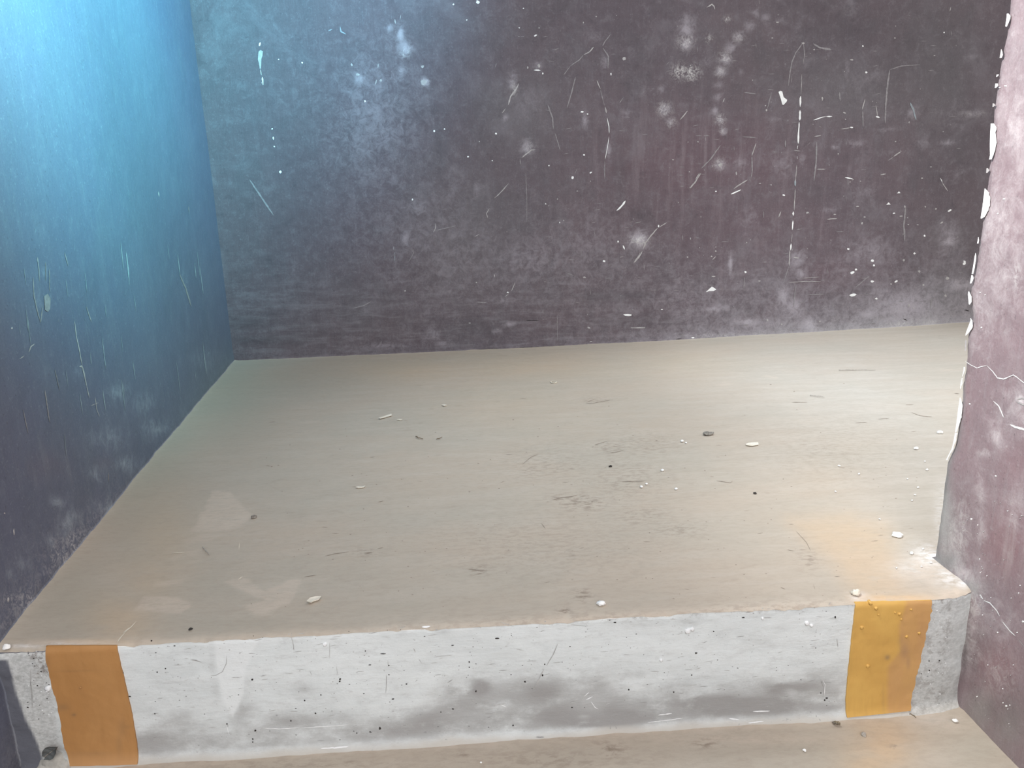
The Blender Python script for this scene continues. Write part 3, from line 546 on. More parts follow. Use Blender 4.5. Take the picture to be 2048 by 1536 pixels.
# ------------------------------------------------------------------ LANDING STEP: tread, riser, painted bands
step = bpy.data.objects.new('landing_step', None); C.objects.link(step); step.location = (0, YR, ZL)
step['label'] = 'raised concrete landing step with beige trodden top and white riser with orange bands'; step['category'] = 'step'
def child(o): o.parent = step; o.matrix_parent_inverse = Matrix.Translation((0, -YR, -ZL))
def tread_attrs(XX, YY, P, dE):
    uv = project(P.reshape(-1, 3)); U, V = uv[:, 0], uv[:, 1]; d_ = dE.ravel(); nz = fbm(XX*9, YY*9, 115).ravel()
    nzx = (fbm(XX*25, YY*60, 116).ravel() - .5) * 14
    wuv = uv + np.stack([nzx, nzx*.4], 1)
    q = np.zeros(len(uv))
    for z, poly, s in [('D', [(1240,1408),(1352,1415),(1400,1480),(1480,1560),(1440,1600),(1330,1645),(1115,1650),(1185,1540)], .75),
                       ('G', [(830,530),(1040,540),(1120,575),(1060,632),(860,615),(795,622)], .9), ('G', [(900,450),(1080,430),(1050,465),(910,472)], .5),
                       ('G', [(1430,410),(1500,470),(1560,500),(1700,440),(1770,432),(1740,500),(1700,575),(1640,590),(1600,645),(1490,645),(1420,585),(1540,560),(1320,450)], .75),
                       ('G', [(1060,200),(1180,170),(1330,160),(1240,205),(1110,225)], .45), ('G', [(1010,275),(1200,255),(1130,300),(1000,330)], .35), ('D', [(1750,1015),(1840,1000),(1905,1008),(1800,1018)], .5),
                       ('E', [(420,800),(455,790),(500,797),(480,806)], .6), ('F', [(515,738),(545,733),(605,745),(580,750)], .7), ('F', [(1510,695),(1600,698),(1680,702),(1590,712)], .8), ('E', [(545,755),(610,748),(570,760)], .5), ('E', [(0,745),(220,752),(110,756)], .3), ('F', [(230,790),(300,770),(350,785),(290,793)], .5)]:
        q = np.maximum(q, .62 * s * polymask(wuv, [zp(z, *p) for p in poly], 3))
    A_ = {'dust_and_haze': np.clip(q + blobs(uv, [(870,1290,200,9,.3),(140,1285,120,6,.9),(1850,1140,50,30,.75),(1900,1130,40,22,.8),(1720,1195,24,10,.8),(1880,1110,30,40,.6),(1900,1185,30,12,.7)]) * (.5 + .7*nz) + .25 * np.exp(-np.maximum(d_, 0) / .012) * nz, 0, 1),
          'peach': np.clip(.95 * polymask(uv + np.stack([nzx*1.5]*2, 1), [(1580,1042),(1700,1030),(1770,1050),(1800,1120),(1810,1175),(1860,1194),(1720,1208),(1670,1130)], 34) * .36 + .30 * blobs(uv, [(240,1240,70,50,1),(330,1080,60,90,.55),(300,1160,60,60,.6)]) + .22 * blobs(uv, [(820,740,130,25,1),(1050,735,200,30,.9),(1350,725,120,25,.6),(1000,800,150,60,.5)]) + .6*blobs(uv, [(1790,1196,70,6,1),(170,1284,70,5,.8)]), 0, .75),
          'lime': np.clip(blobs(uv, [(1862,1115,34,26,1),(1900,1150,30,20,.9),(1835,1135,44,16,.5),(1925,1166,14,10,1),(120,1288,40,4,.8),(60,1292,50,4,.7),(1712,1192,16,8,.8),(1880,1040,12,60,.4),(1890,1000,14,40,.4)]) , 0, 1),
          'grey': np.clip(blobs(uv, [(1700,800,260,140,.95),(1830,930,150,160,.95),(1900,700,120,60,.6),(1830,1120,90,60,.9),(1560,930,100,60,.5),(1500,780,120,60,.5)]) * (.25 + .25*nz), 0, .95),  # grey patches: daylight on the right side put into the colour, plus plaster dust
          'olive': np.clip(blobs(uv, [(300,1000,110,200,.9),(480,800,90,120,.8),(150,1200,90,90,.8),(450,1250,200,30,.7),(560,760,160,40,.6),(430,1150,90,60,.5)]), 0, 1) * .85,
          'stain': np.clip(blobs(uv, [(1165,1005,42,16,1),(1120,996,26,7,.7),(1230,895,40,14,.6),(960,1140,20,12,.7),(1165,1190,18,12,.9),(1130,1222,14,6,.9),(730,1105,26,8,.7),(1100,930,90,40,.3),(1250,960,80,40,.45),(1290,890,60,20,.5),(1100,1090,200,60,.2),(1620,1120,22,18,.6),(1680,900,130,60,.22),(1280,1030,60,20,.4),(1190,800,30,6,.5),(1060,940,20,12,.5),(1360,1060,50,16,.4)]) * (.6 + .8*nz) + .5 * np.exp(-(np.maximum(d_ - .004, 0) / .008)) * sstep(550, 1000, U) * (1 - sstep(1640, 1760, U)) * nz + .12, 0, 1)}
    return A_
nv = 420; us = np.linspace(0, 1, 380); vs = np.concatenate([np.linspace(0, .02, 14, endpoint=False), np.linspace(.02, 1, nv)])
def tread_z(XX, YY):
    dE = YY - yr(XX)
    ZZ = .0030 * (fbm(XX*5, YY*5, 111) - .5) + .0012 * (fbm(XX*35, YY*35, 112) - .5)
    wear = .002 + .004 * fbm(XX*14, XX*0+2, 113) + .003 * np.maximum(fbm(XX*45, XX*0+5, 117) - .55, 0) / .3                                          # worn, rounded nosing
    ZZ -= wear * np.exp(-(np.maximum(dE, 0) / (.003 + .6*wear)))
    ZZ += .003 * np.exp(-np.maximum(XX - xl(YY), 0) / .008) + .003 * np.exp(-np.maximum(yb(XX) - YY, 0) / .010)
    ZZ += .002 * np.exp(-((np.hypot(XX - XP, YY - on_z(1925, 1165)[1])) / .03) ** 2)
    stn = blobs(project(np.stack([XX, YY, ZZ*0], -1).reshape(-1, 3)), [(1160,1005,60,18,1)])
    return ZZ - .002 * stn.reshape(ZZ.shape) * fbm(XX*60, YY*60, 114), dE
UU, VV = np.meshgrid(us, vs); XX = np.zeros_like(UU); YY = np.full_like(UU, 1.0)
for _ in range(7):
    y0 = yr(XX); YY = y0 + (back_y(XX, XX*0) - .003 - y0) * VV; x0_ = left_x(YY, YY*0) + .0012; XX = x0_ + (XP - .0016 - x0_) * UU
ZZ, dE = tread_z(XX, YY); P = np.stack([XX, YY, ZZ], -1)
G = Grid(fix_tread); G.grid(P, 0, tread_attrs(XX, YY, P, dE))
# landing carries on to the right behind the end of the right wall
xe = np.concatenate([np.linspace(XP - .0016, 1.25, 150, endpoint=False), np.linspace(1.25, 2.34, 30)]); ve = np.linspace(0, 1, 260); XE, VE = np.meshgrid(xe, ve); YE_ = YAR + .004 + (back_y(XE, XE*0) - .003 - YAR - .004) * VE
ZE, dE = tread_z(XE, YE_); PE = np.stack([XE, YE_, ZE], -1); G.grid(PE, 0, tread_attrs(XE, YE_, PE, dE))
# hairlines, specks and scraped marks in the surface
def strokes(G, fn, z, lst, mat=1, broken=0.0):
    for i, (pts, w) in enumerate(lst): add_stroke(G, fn, [zp(z, *p) for p in pts], w * .72 / K, mat, seed=i*13+ord(z), off=.0007)
def FL(px, py, off=0.0): return on_z(px, py, off * .7)
strokes(G, FL, 'F', [([(1355,905),(1400,904)],3),([(1390,950),(1440,968),(1510,975)],4),([(1195,990),(1260,984)],3),([(1060,1012),(1130,1008)],3),([(250,1350),(330,1362),(345,1350)],3.5),([(690,890),(780,890)],4),([(1640,838),(1670,840)],5)], 1)
strokes(G, FL, 'E', [([(1380,895),(1420,898),(1470,885),(1520,880)],3),([(1385,890),(1430,872)],2.5),([(1520,1187),(1560,1182),(1600,1172)],5),([(1010,1252),(1060,1212),(1100,1195)],3),([(1185,1462),(1230,1448),(1300,1440),(1330,1430)],5),([(1070,1275),(1090,1274)],5),([(1590,1355),(1720,1352)],3),([(1430,1140),(1500,1120),(1510,1130)],3),([(165,1475),(195,1468)],5),([(1150,1475),(1160,1470)],8),([(880,1362),(905,1352)],3)], 1)
strokes(G, FL, 'G', [([(1900,295),(1960,280),(2040,270)],3),([(1780,415),(1850,405)],3)], 1)
strokes(G, FL, 'H', [([(85,275),(130,272)],5),([(160,250),(195,243)],4),([(90,190),(100,180)],4),([(690,370),(760,375)],4),([(1120,105),(1145,138)],4)], 1); strokes(G, FL, 'I', [([(715,150),(775,215),(800,265)],3),([(665,258),(700,265)],3),([(815,460),(825,490)],3),([(625,480),(650,490)],4)], 1)
strokes(G, FL, 'G', [([(684,797),(715,762),(745,728),(770,708),(798,676)],8),([(720,745),(760,715)],9)], 2); strokes(G, FL, 'G', [([(1400,215),(1398,262)],4),([(1400,215),(1420,214)],4),([(1010,277),(1085,272)],5),([(1395,430),(1420,412)],8)], 2)
for i in range(260):
    px, py = r2.uniform(500, 1860), r2.gauss(1050, 130)
    if not 720 < py < 1190 - (px - 1700)*.03 or px > 1850 - (py-640)*.05: continue
    if r2.random() < .75: add_dot(G, FL, px, py, r2.uniform(.8, 2.4), 1, ry=r2.uniform(.5, .9), n=6, off=.0003)
    else: add_stroke(G, FL, [(px, py), (px + r2.uniform(5, 14), py + r2.uniform(-2, 2))], r2.uniform(.6, 1.2), 1, seed=i, off=.0003)
m_mark = flat('grey_brown_floor_mark', (.275, .225, .18), .9, .25, 80); m_pale = flat('cream_floor_mark', (.62, .56, .45), .8, .15, 80)
child(G.build('tread', [m_floor, m_mark, m_pale]))

# riser
zn = np.concatenate([np.linspace(-.0085, -.016, 6, endpoint=False), np.linspace(-.016, ZL + .012, 70, endpoint=False), np.linspace(ZL + .012, ZL - .003, 10)])
zn = np.concatenate([[-.004, -.006], zn]); xs = np.linspace(RX0, RX1, 520)
XX, ZZ = np.meshgrid(xs, zn); XX = XX + (left_x(XX*0 + YR, ZZ) + .0014 - RX0) * np.exp(-(XX - RX0) / .03); wear2 = .002 + .004 * fbm(XX*14, XX*0+2, 113) + .003 * np.maximum(fbm(XX*45, XX*0+5, 117) - .55, 0) / .3
YY = riser_y(XX, ZZ)
ZZ = np.where(np.arange(len(zn))[:, None] < 2, -wear2 + (-.0005 if True else 0) - .002*np.arange(len(zn))[:, None], ZZ)
ZZ[2:] = np.minimum(ZZ[2:], ZZ[1] - .0006 * np.arange(1, len(zn)-1)[:, None] * .3)
P = np.stack([XX, YY, ZZ], -1); uv = project(P.reshape(-1, 3)); U, V = uv[:, 0], uv[:, 1]; h = (ZZ / ZL).ravel()
n1 = fbm(XX*5, ZZ*9, 141).ravel(); n2 = fbm(XX*18, ZZ*22, 142).ravel(); nx_ = (fbm(XX*30, ZZ*30, 143).ravel() - .5) * 16
def Zb(z, lst): return [zp(z, b[0], b[1]) + (b[2]/K, b[3]/K, b[4]) for b in lst]
A_ = {'stain': np.clip(.85 * sstep(.42, .85, h + .7*(n1-.5)) * (1 - .6*sstep(.90, .98, h)) * (.45 + .9*fbm(XX*9, ZZ*20, 145).ravel()) + .75*blobs(uv, Zb('G', [(1480,1040,70,40,.7),(1770,1060,90,50,.7),(1430,1180,80,70,.8),(1240,950,25,120,.5),(1260,1100,30,100,.5),(880,840,50,50,.4),(1690,1250,200,40,.5),(1050,1240,150,60,.6)]) + Zb('H', [(1130,1040,130,80,.8),(760,1060,60,60,.8),(600,1080,50,30,.6),(540,735,80,25,.9),(720,705,120,14,.6),(1090,760,40,30,.5),(240,1040,90,30,.5),(170,800,60,40,.4),(1690,690,160,40,.7),(1560,980,300,60,.5),(1450,1060,200,100,.7),(1690,980,60,40,.7),(1440,690,200,12,.5),(1500,1260,200,50,.8)]) + Zb('I', [(560,800,160,60,.4),(560,950,120,50,.35),(660,1060,200,50,.7),(350,1160,260,50,.8),(100,680,120,30,.6),(650,720,60,90,.25)])) * (.5 + .8*n2), 0, 1),
      'dust_and_haze': np.clip(.85 * sstep(.93, 1.0, h + .05*(n2-.5)) + .35 * sstep(.06, .0, h) * n2, 0, 1),
      'grey': np.clip(polymask(uv + np.stack([nx_, nx_*0], 1), [(0,1280),(92,1290),(128,1536),(0,1536)], 8) * .75 + polymask(uv + np.stack([nx_*.7, nx_*0], 1), [(1850,1180),(1950,1150),(1930,1440),(1815,1440)], 8) * .55, 0, 1),
      'fresh': np.clip(.9 * polymask(uv + np.stack([nx_*.4, nx_*.3], 1), [zp('G', *p) for p in [(1255,795),(1520,778),(1470,880),(1440,960),(1425,1100),(1395,1170),(1358,1235),(1330,1190),(1300,1130),(1275,1000)]], 4) + .5*blobs(uv, Zb('H', [(440,1130,90,60,.8),(1400,1140,110,70,.9),(900,1175,40,20,.8),(300,700,200,10,.6),(1370,1235,40,14,.8)]) + Zb('I', [(690,1095,40,25,.7)])) * n2*1.6, 0, 1),
      'wallpaint': np.clip(polymask(uv + np.stack([nx_*.4, nx_*0], 1), [(-30,1320),(14,1320),(27,1365),(45,1420),(62,1460),(75,1485),(84,1515),(84,1560),(-30,1560)], 3), 0, 1),
      'mottle': np.clip(polymask(uv, [(55,1290),(98,1290),(112,1370),(66,1350)], 10) * .8 + polymask(uv, [(68,1350),(120,1370),(128,1500),(95,1500)], 12) * .35 + polymask(uv, [(1840,1200),(1915,1190),(1885,1430),(1800,1430)], 10) * .4 + .4*sstep(.07, .02, h)*sstep(900, 1100, U), 0, 1)}
G = Grid(fix_riser); G.grid(P, 0, A_, flip=True)
def RS(px, py, off=0.0):
    return on_riser(px, py, off)
dark = [('G', [(1475,1020,6),(1878,1107,4),(1783,1142,5),(905,1220,4),(1846,1215,5),(1702,1260,5),(1495,1315,6),(1480,1365,5),(1328,1278,5),(1990,1015,6),(1480,1382,4),(1988,1028,5),(920,975,4),(760,1118,8,4),(1020,822,7,3),(880,800,5),(720,980,4,8),(968,955,4)]),
        ('H', [(90,850,4),(698,918,5),(698,950,4),(330,1045,6,4),(252,1132,8,5),(737,1088,6),(1024,1033,6),(602,1192,7,4),(532,1210,4),(175,1303,6,9),(118,1324,5),(40,1330,4),(955,1290,5),(1632,1080,5),(1895,1094,5),(2028,865,7,4),(82,1098,5,3),(228,935,4),(228,990,4),(600,820,9,3),(860,778,14,4),(1300,1185,6,3),(1127,995,6),(116,932,9,3),(1550,685,10,4),(195,866,18,3),(2000,995,4),(1140,930,4)]),
        ('I', [(130,866,6,5),(105,995,4),(860,1098,4),(895,1128,8,4),(883,1140,5),(233,738,4),(945,655,5,8),(407,658,8,3),(830,835,3)])]
for z, l in dark: dots(G, RS, z, l, 1)
strokes(G, RS, 'G', [([(1115,903),(1145,908),(1180,920)],7),([(1325,880),(1322,930),(1300,975),(1260,997),(1230,998)],4),([(1015,934),(1070,932)],4),([(1700,760),(1712,800),(1720,850)],5),([(1930,800),(1928,900)],3),([(1810,965),(1825,995)],3),([(1970,940),(1974,990)],3),([(1730,960),(1780,962)],3),([(180,960),(180,1040),(188,1120),(190,1180)],9),([(215,1335),(240,1338)],6),([(300,1135),(330,1128)],4)], 3)
strokes(G, RS, 'H', [([(213,990),(212,1050),(210,1098)],4),([(1215,812),(1190,870),(1150,940)],6),([(1135,960),(1110,1010),(1073,1082)],8),([(222,905),(224,940)],3),([(372,835),(382,858)],8),([(405,900),(420,925)],4),([(490,888),(600,876)],3),([(970,838),(1020,850)],3),([(880,690),(960,710)],3),([(1290,700),(1390,708),(1380,690)],3),([(570,1040),(600,1020)],5),([(1085,1345),(1135,1345)],10)], 3)
strokes(G, RS, 'I', [([(860,1020),(880,1080),(875,1120)],3),([(955,780),(960,830)],5),([(880,590),(905,592),(925,575)],4)], 3)
strokes(G, RS, 'G', [([(1540,1300),(1640,1306),(1750,1298)],5),([(1760,1300),(1900,1292),(2040,1280)],5),([(1328,1290),(1340,1338)],4),([(1880,1410),(1960,1408),(2040,1400)],9),([(1060,1235),(1072,1240)],7)], 2)
strokes(G, RS, 'H', [([(1380,1140),(1420,1120)],7),([(1410,1150),(1435,1185),(1455,1195)],6),([(1370,1120),(1400,1095)],6),([(1500,1165),(1520,1160)],6),([(1805,1228),(1885,1218)],10),([(1740,1270),(1950,1245)],5),([(880,1165),(915,1180)],8),([(420,716),(470,712)],12)], 2)
strokes(G, RS, 'I', [([(880,1110),(885,1050),(870,1020)],5),([(430,1265),(520,1255)],6),([(460,1205),(560,1200)],9),([(320,1245),(380,1250)],9)], 2)
for i in range(520):
    px = r2.uniform(290, 1690); t = r2.random() ** 1.2; py = 1282 - (px-235)*.0542 + 6 + t * 215
    rr = r2.random()
    if rr < .7: add_dot(G, RS, px, py, r2.uniform(.5, 1.9), 3 if rr < .55 else 1, ry=r2.uniform(.4, .9), n=6, off=.0003)
    else: add_stroke(G, RS, [(px, py), (px + r2.uniform(5, 18), py - r2.uniform(-1, 3))], r2.uniform(.5, 1.1), 3, seed=i, off=.0003)
for i in range(120):                                      # ragged grit in the bare plaster at both ends
    px = r2.choice([r2.uniform(55, 108), r2.uniform(1840, 1900)]); py = r2.uniform(1300, 1440) if px < 500 else r2.uniform(1215, 1410)
    if px < 500 and py > 1300 + (px-20)*2.2+60: continue
    add_dot(G, RS, px, py, r2.uniform(.6, 2.2), r2.choice([1, 3, 3, 2]), ry=r2.uniform(.5, 1.6), n=6, off=.0003)
def lump(G, px, py, r, mat, fn=None, hgt=1.0, base=.002):
    """a blister / blob standing proud of the riser"""
    c = on_riser(px, py, 0); s = .8 * r / F * np.linalg.norm(c - CAM); V = [];  n = 12; rr = random.Random(int(px+py))
    for k in range(4):
        t = k / 3 * math.pi / 2
        for i in range(n):
            a = 2*math.pi*i/n; j = rr.uniform(.70, 1.25) if k < 3 else 1
            V.append((c[0] + s*math.cos(t)*math.cos(a)*j, c[1] - base - hgt*s*math.sin(t)*.6 + (base+.004 if k == 0 else 0), c[2] + s*math.cos(t)*math.sin(a)*j))
    Fc = [[k*n+i, k*n+(i+1) % n, (k+1)*n+(i+1) % n, (k+1)*n+i] for k in range(3) for i in range(n)]
    G.add(V, Fc, mat)
m_cem = flat('dusty_cement_fillet', (.40, .385, .345), .9, .15, 120); m_ws = flat('white_riser_scrape', (.76, .765, .76), .8, .06, 90); m_gs = flat('grey_riser_speck', (.36, .355, .34), .9, .25, 90); m_blk = flat('black_speck', (.035, .03, .027), .9, .3, 90)
for x, y, r in [(1614,1246,5),(1623,1251,4),(1375,1262,7),(1384,1258,5),(98,1375,7),(96,1380,4),(1348+518/K,1011+660/K,3),(650,1288,5),(1322,1320,4)]: lump(G, x, y, r, 2, hgt=.4)
for x, y, r in [(112,1524,24),(128,1532,20),(96,1530,18)]: lump(G, x, y, r, 4, hgt=.55)
child(G.build('riser', [m_riser, m_blk, m_ws, m_gs, m_cem]))

# painted bands (a skin of paint on the riser)
def band(name, left, right, mat, seed, label, attr_fn, lumps, extra_top=None):
    """left/right: [(px,py)...] edges of the band from top to bottom"""
    G = Grid(); rows = 70; cols = 44; t = np.linspace(0, 1, rows)
    def edge(pts):
        pts = np.array(pts, float); s = np.concatenate([[0], np.cumsum(np.hypot(*np.diff(pts, axis=0).T))]); s /= s[-1]
        return np.stack([np.interp(t, s, pts[:, 0]), np.interp(t, s, pts[:, 1])], 1)
    Lp, Rp = edge(left), edge(right); PX = []
    for j in range(rows): PX.append([Lp[j] + (Rp[j]-Lp[j]) * u for u in np.linspace(0, 1, cols)])
    PX = np.array(PX); Pw = np.array([[on_riser(*PX[j, i], 0) for i in range(cols)] for j in range(rows)])
    xx, zz = Pw[..., 0], Pw[..., 2]
    yy = riser_y(xx, zz)
    Pw[..., 1] = yy - .0022
    bx = np.ones((rows, cols)); 
    Pb = Pw.copy(); Pb[..., 1] += .0022                    # closed rim so that the skin has thickness
    uv = PX.reshape(-1, 2); G.grid(Pw, 0, attr_fn(uv, xx.ravel(), zz.ravel()), flip=True)
    rim = np.concatenate([Pw[0, :], Pw[1:, -1], Pw[-1, -2::-1], Pw[-2:0:-1, 0]]); rb = np.concatenate([Pb[0, :], Pb[1:, -1], Pb[-1, -2::-1], Pb[-2:0:-1, 0]]); n = len(rim)
    G.add(np.concatenate([rim, rb]), [[i, (i+1) % n, n+(i+1) % n, n+i] for i in range(n)], 0)
    for x, y, r in lumps: lump(G, x, y, r, 0, hgt=.8, base=.003)
    o = G.build(name, [mat]); child(o); o['label'] = label; return o
def jag(pts, amp, seed, step=6):
    r = random.Random(seed); out = []
    for (x0, y0), (x1, y1) in zip(pts[:-1], pts[1:]):
        n = max(1, int(math.hypot(x1-x0, y1-y0)/step))
        for i in range(n): out.append((x0+(x1-x0)*i/n + r.uniform(-amp, amp), y0+(y1-y0)*i/n))
    return out + [pts[-1]]
def at_l(uv, x, z): return {'dirt': np.clip(blobs(uv, [(126,1413,14,7,.45),(149,1428,4,3,.9),(163,1373,2.5,2.5,.9),(245,1455,8,20,.3),(250,1452,14,4,.3),(190,1505,40,5,.3),(96,1325,6,14,.4),(165,1340,50,1.5,.25),(240,1490,6,30,.3)]), 0, 1), 'worn': np.clip(.5*sstep(1495, 1520, uv[:, 1]) + .25*fbm(x*30, z*8, 151), 0, .8)}
band('paint_stripe', jag([(92,1293),(96,1325),(103,1358),(110,1385),(119,1425),(126,1470),(133,1500),(144,1526)], 1.3, 4), jag([(234,1291),(243,1330),(254,1375),(265,1430),(273,1475),(279,1521)], .4, 5), m_orange, 4, 'brownish orange painted band at the left end of the riser', at_l, [(163,1373,2)])
def at_r(uv, x, z): return {'dirt': np.clip(blobs(uv, [(1808,1300,9,20,.85),(1815,1322,5,14,.8),(1803,1280,7,14,.5),(1773,1313,5,5,.7),(1800,1360,30,40,.12),(1765,1400,3,40,.2)]), 0, 1), 'worn': np.clip(.95*polymask(uv, [(1815,1195),(1870,1195),(1820,1425),(1772,1425),(1775,1330),(1800,1300),(1796,1250)], 5)*(.45+.6*fbm(x*50, z*12, 152)), 0, 1)}
band('paint_stripe', jag([(1711,1206),(1706,1245),(1700,1300),(1695,1350),(1690,1400),(1690,1429)], .5, 8), jag([(1863,1200),(1861,1220),(1850,1270),(1842,1310),(1833,1345),(1825,1385),(1818,1418)], 2.2, 9), m_orange_r, 8, 'brighter ochre painted band with a dark smear at the right end of the riser', at_r, [(1750,1215,4),(1755,1227,2.5),(1797,1226,4),(1800,1236,3),(1722,1253,4.5),(1734,1330,5),(1836,1264,3.5),(1811,1271,3.5),(1788,1223,2.5),(1740,1205,3.5),(1820,1217,2.5)])

# ------------------------------------------------------------------ LOOSE BITS on the floors
m_crumb = flat('white_plaster_crumb', (.80, .79, .76), .9, .05, 200); m_cream = flat('cream_paint_flake', (.66, .60, .50), .85, .1, 120)
m_stone = flat('grey_stone_chip', (.20, .18, .155), .9, .3, 200); m_leafg = flat('withered_grey_leaf', (.095, .10, .098), .7, .35, 90); m_leafb = flat('withered_brown_leaf', (.20, .165, .11), .75, .3, 120)
m_twig = flat('brown_twig', (.16, .12, .08), .85, .3, 200); m_seed = flat('black_seed', (.03, .027, .025), .6, .3, 200); m_straw = flat('dull_straw', (.36, .33, .29), .8, .2, 200)
def zof(P, low):
    return P
def ground(px, py, low=False): return on_z(px, py, (ZL + .0015) if low else .0012)
def scale_at(px, py, low): return np.linalg.norm(ground(px, py, low) - CAM) / F
def tag(o, label, cat, group=None):
    o['label'] = label; o['category'] = cat
    if group: o['group'] = group
    return o
def crumb(name, px, py, wpx, label, cat, mat, hr=.5, dr=.75, low=False, rot=0, seed=0, group=None, lift=0.0, lobes=0):
    """irregular broken lump wpx pixels wide"""
    p = ground(px, py, low); s = wpx * scale_at(px, py, low) / 2; r = random.Random(seed + int(px))
    bm = bmesh.new(); bmesh.ops.create_icosphere(bm, subdivisions=3, radius=1)
    if lobes:
        for k in range(lobes):
            q = bmesh.ops.create_icosphere(bm, subdivisions=2, radius=r.uniform(.4, .6))['verts']
            a = r.uniform(0, 6.28); bmesh.ops.translate(bm, verts=q, vec=(math.cos(a)*.8, math.sin(a)*.8, -.2))
    sd = r.uniform(0, 90)
    for v in bm.verts:
        n = mnoise.noise(v.co * 1.3 + Vector((sd, 0, 0))) * .38 + mnoise.noise(v.co * 3.4 + Vector((sd, 9, 0))) * .16
        v.co *= 1 + n
        v.co = Vector((v.co.x * s, v.co.y * s * dr, max(v.co.z, -.55) * s * hr))
    zmin = min(v.co.z for v in bm.verts)
    for v in bm.verts: v.co.z -= zmin
    me = bpy.data.meshes.new(name); bm.to_mesh(me); bm.free()
    for f in me.polygons: f.use_smooth = seed % 2 == 0
    o = new_obj(name, me, mat); o.location = (p[0], p[1], p[2] - .0004 + lift); o.rotation_euler = (0, 0, rot); return tag(o, label, cat, group)
def flake(name, pts, label, cat, mat, low=False, th=.0012, curl=.3, group=None):
    """thin broken flake whose outline is given where it lies"""
    W_ = np.array([ground(*p, low) for p in pts]); c = W_.mean(0); q = W_ - c; n = len(q); rr = np.max(np.hypot(q[:, 0], q[:, 1]))
    V = []
    for k, (zz_, sc) in enumerate([(0, .96), (th, 1.0)]):
        for ring in (1.0, .6):
            for v in q: V.append((v[0]*sc*ring, v[1]*sc*ring, zz_ + curl * rr * .35 * (ring * np.hypot(v[0], v[1]) / rr) ** 2))
        V.append((0, 0, zz_))
    b = 2*n + 1; Fc = []
    for k in (0, 1):
        o_ = k*b
        for i in range(n):
            j = (i+1) % n
            Fc.append([o_+i, o_+j, o_+n+j, o_+n+i][::(1 if k else -1)]); Fc.append([o_+n+i, o_+n+j, o_+2*n][::(1 if k else -1)])
    for i in range(n): Fc.append([i, (i+1) % n, b+(i+1) % n, b+i])
    me = bpy.data.meshes.new(name); me.from_pydata(V, [], Fc); me.update()
    o = new_obj(name, me, mat); o.location = c; return tag(o, label, cat, group)
def twig(name, pts, wpx, label, cat, mat, low=False, group=None):
    W_ = np.array([ground(*p, low) for p in pts]); c = W_[0].copy(); rad = wpx * scale_at(*pts[0], low) / 2
    P = []
    for i in range(len(W_) - 1):
        for t in np.linspace(0, 1, 5, endpoint=False): P.append(W_[i] + (W_[i+1] - W_[i]) * t - c)
    P.append(W_[-1] - c); P = np.array(P); r = random.Random(int(pts[0][0])); n = 8; V = []; Fc = []
    for i, p in enumerate(P):
        d = P[min(i+1, len(P)-1)] - P[max(i-1, 0)]; d = d / (np.linalg.norm(d) or 1); s = np.array([-d[1], d[0], 0]); u = np.array([0, 0, 1.0])
        k = rad * r.uniform(.8, 1.2) * (1 - .45 * i / len(P)); zc = rad + rad * .8 * math.sin(i * .7) ** 2
        for j in range(n):
            a = 2*math.pi*j/n; V.append(p + s*k*math.cos(a) + u*(k*math.sin(a) + zc))
    for i in range(len(P)-1):
        for j in range(n): Fc.append([i*n+j, i*n+(j+1) % n, (i+1)*n+(j+1) % n, (i+1)*n+j])
    Fc += [list(range(n))[::-1], list(range((len(P)-1)*n, len(P)*n))]
    me = bpy.data.meshes.new(name); me.from_pydata([tuple(v) for v in V], [], Fc); me.polygons.foreach_set('use_smooth', [True]*len(Fc)); me.update()
    o = new_obj(name, me, mat); o.location = c; return tag(o, label, cat, group)
def leaf(a, b, w, label, mat, rib_mat, nrm=(0, 0, 1), lift=.012):
    """curled withered leaf: blade and midrib"""
    nrm = np.array(nrm, float); d = b - a; L = np.linalg.norm(d); d /= L; s = unit(np.cross(nrm, d)); nrm = np.cross(d, s)
    e = bpy.data.objects.new('withered_leaf', None); C.objects.link(e); e.location = a; tag(e, label, 'leaf')
    nu, nv_ = 22, 11; V = []; V2 = []
    def pt(t, q, dz=0):
        wd = w * (math.sin(math.pi * min(1, t*.93 + .05)) ** .75) * (1 - .25*t); z = lift * math.sin(t*1.5) ** 2 + .35 * w * q*q + .0012 + .0006*math.sin(t*19 + q*4) + dz
        return d*L*t + s*wd*q + nrm*z
    for k in (0, 1):
        for i in range(nu):
            for j in range(nv_): V.append(tuple(pt(i/(nu-1), 2*j/(nv_-1)-1, -.0004*k)))
    Fc = []
    for k in (0, 1):
        for i in range(nu-1):
            for j in range(nv_-1):
                q = [k*nu*nv_+i*nv_+j, k*nu*nv_+i*nv_+j+1, k*nu*nv_+(i+1)*nv_+j+1, k*nu*nv_+(i+1)*nv_+j]; Fc.append(q if k else q[::-1])
    me = bpy.data.meshes.new('blade'); me.from_pydata(V, [], Fc); me.polygons.foreach_set('use_smooth', [True]*len(Fc)); me.update(); o = new_obj('blade', me, mat, e)
    n = 6; V = []; Fc = []
    for i in range(nu):
        p = pt(i/(nu-1), 0, .0004); k = .00055 * (1.3 - i/nu)
        for j in range(n): V.append(tuple(p + s*k*math.cos(j*math.pi/3) + nrm*k*math.sin(j*math.pi/3)))
    for i in range(nu-1):
        for j in range(n): Fc.append([i*n+j, i*n+(j+1) % n, (i+1)*n+(j+1) % n, (i+1)*n+j])
    me = bpy.data.meshes.new('midrib'); me.from_pydata(V, [], Fc); me.update(); new_obj('midrib', me, rib_mat, e)
    return e

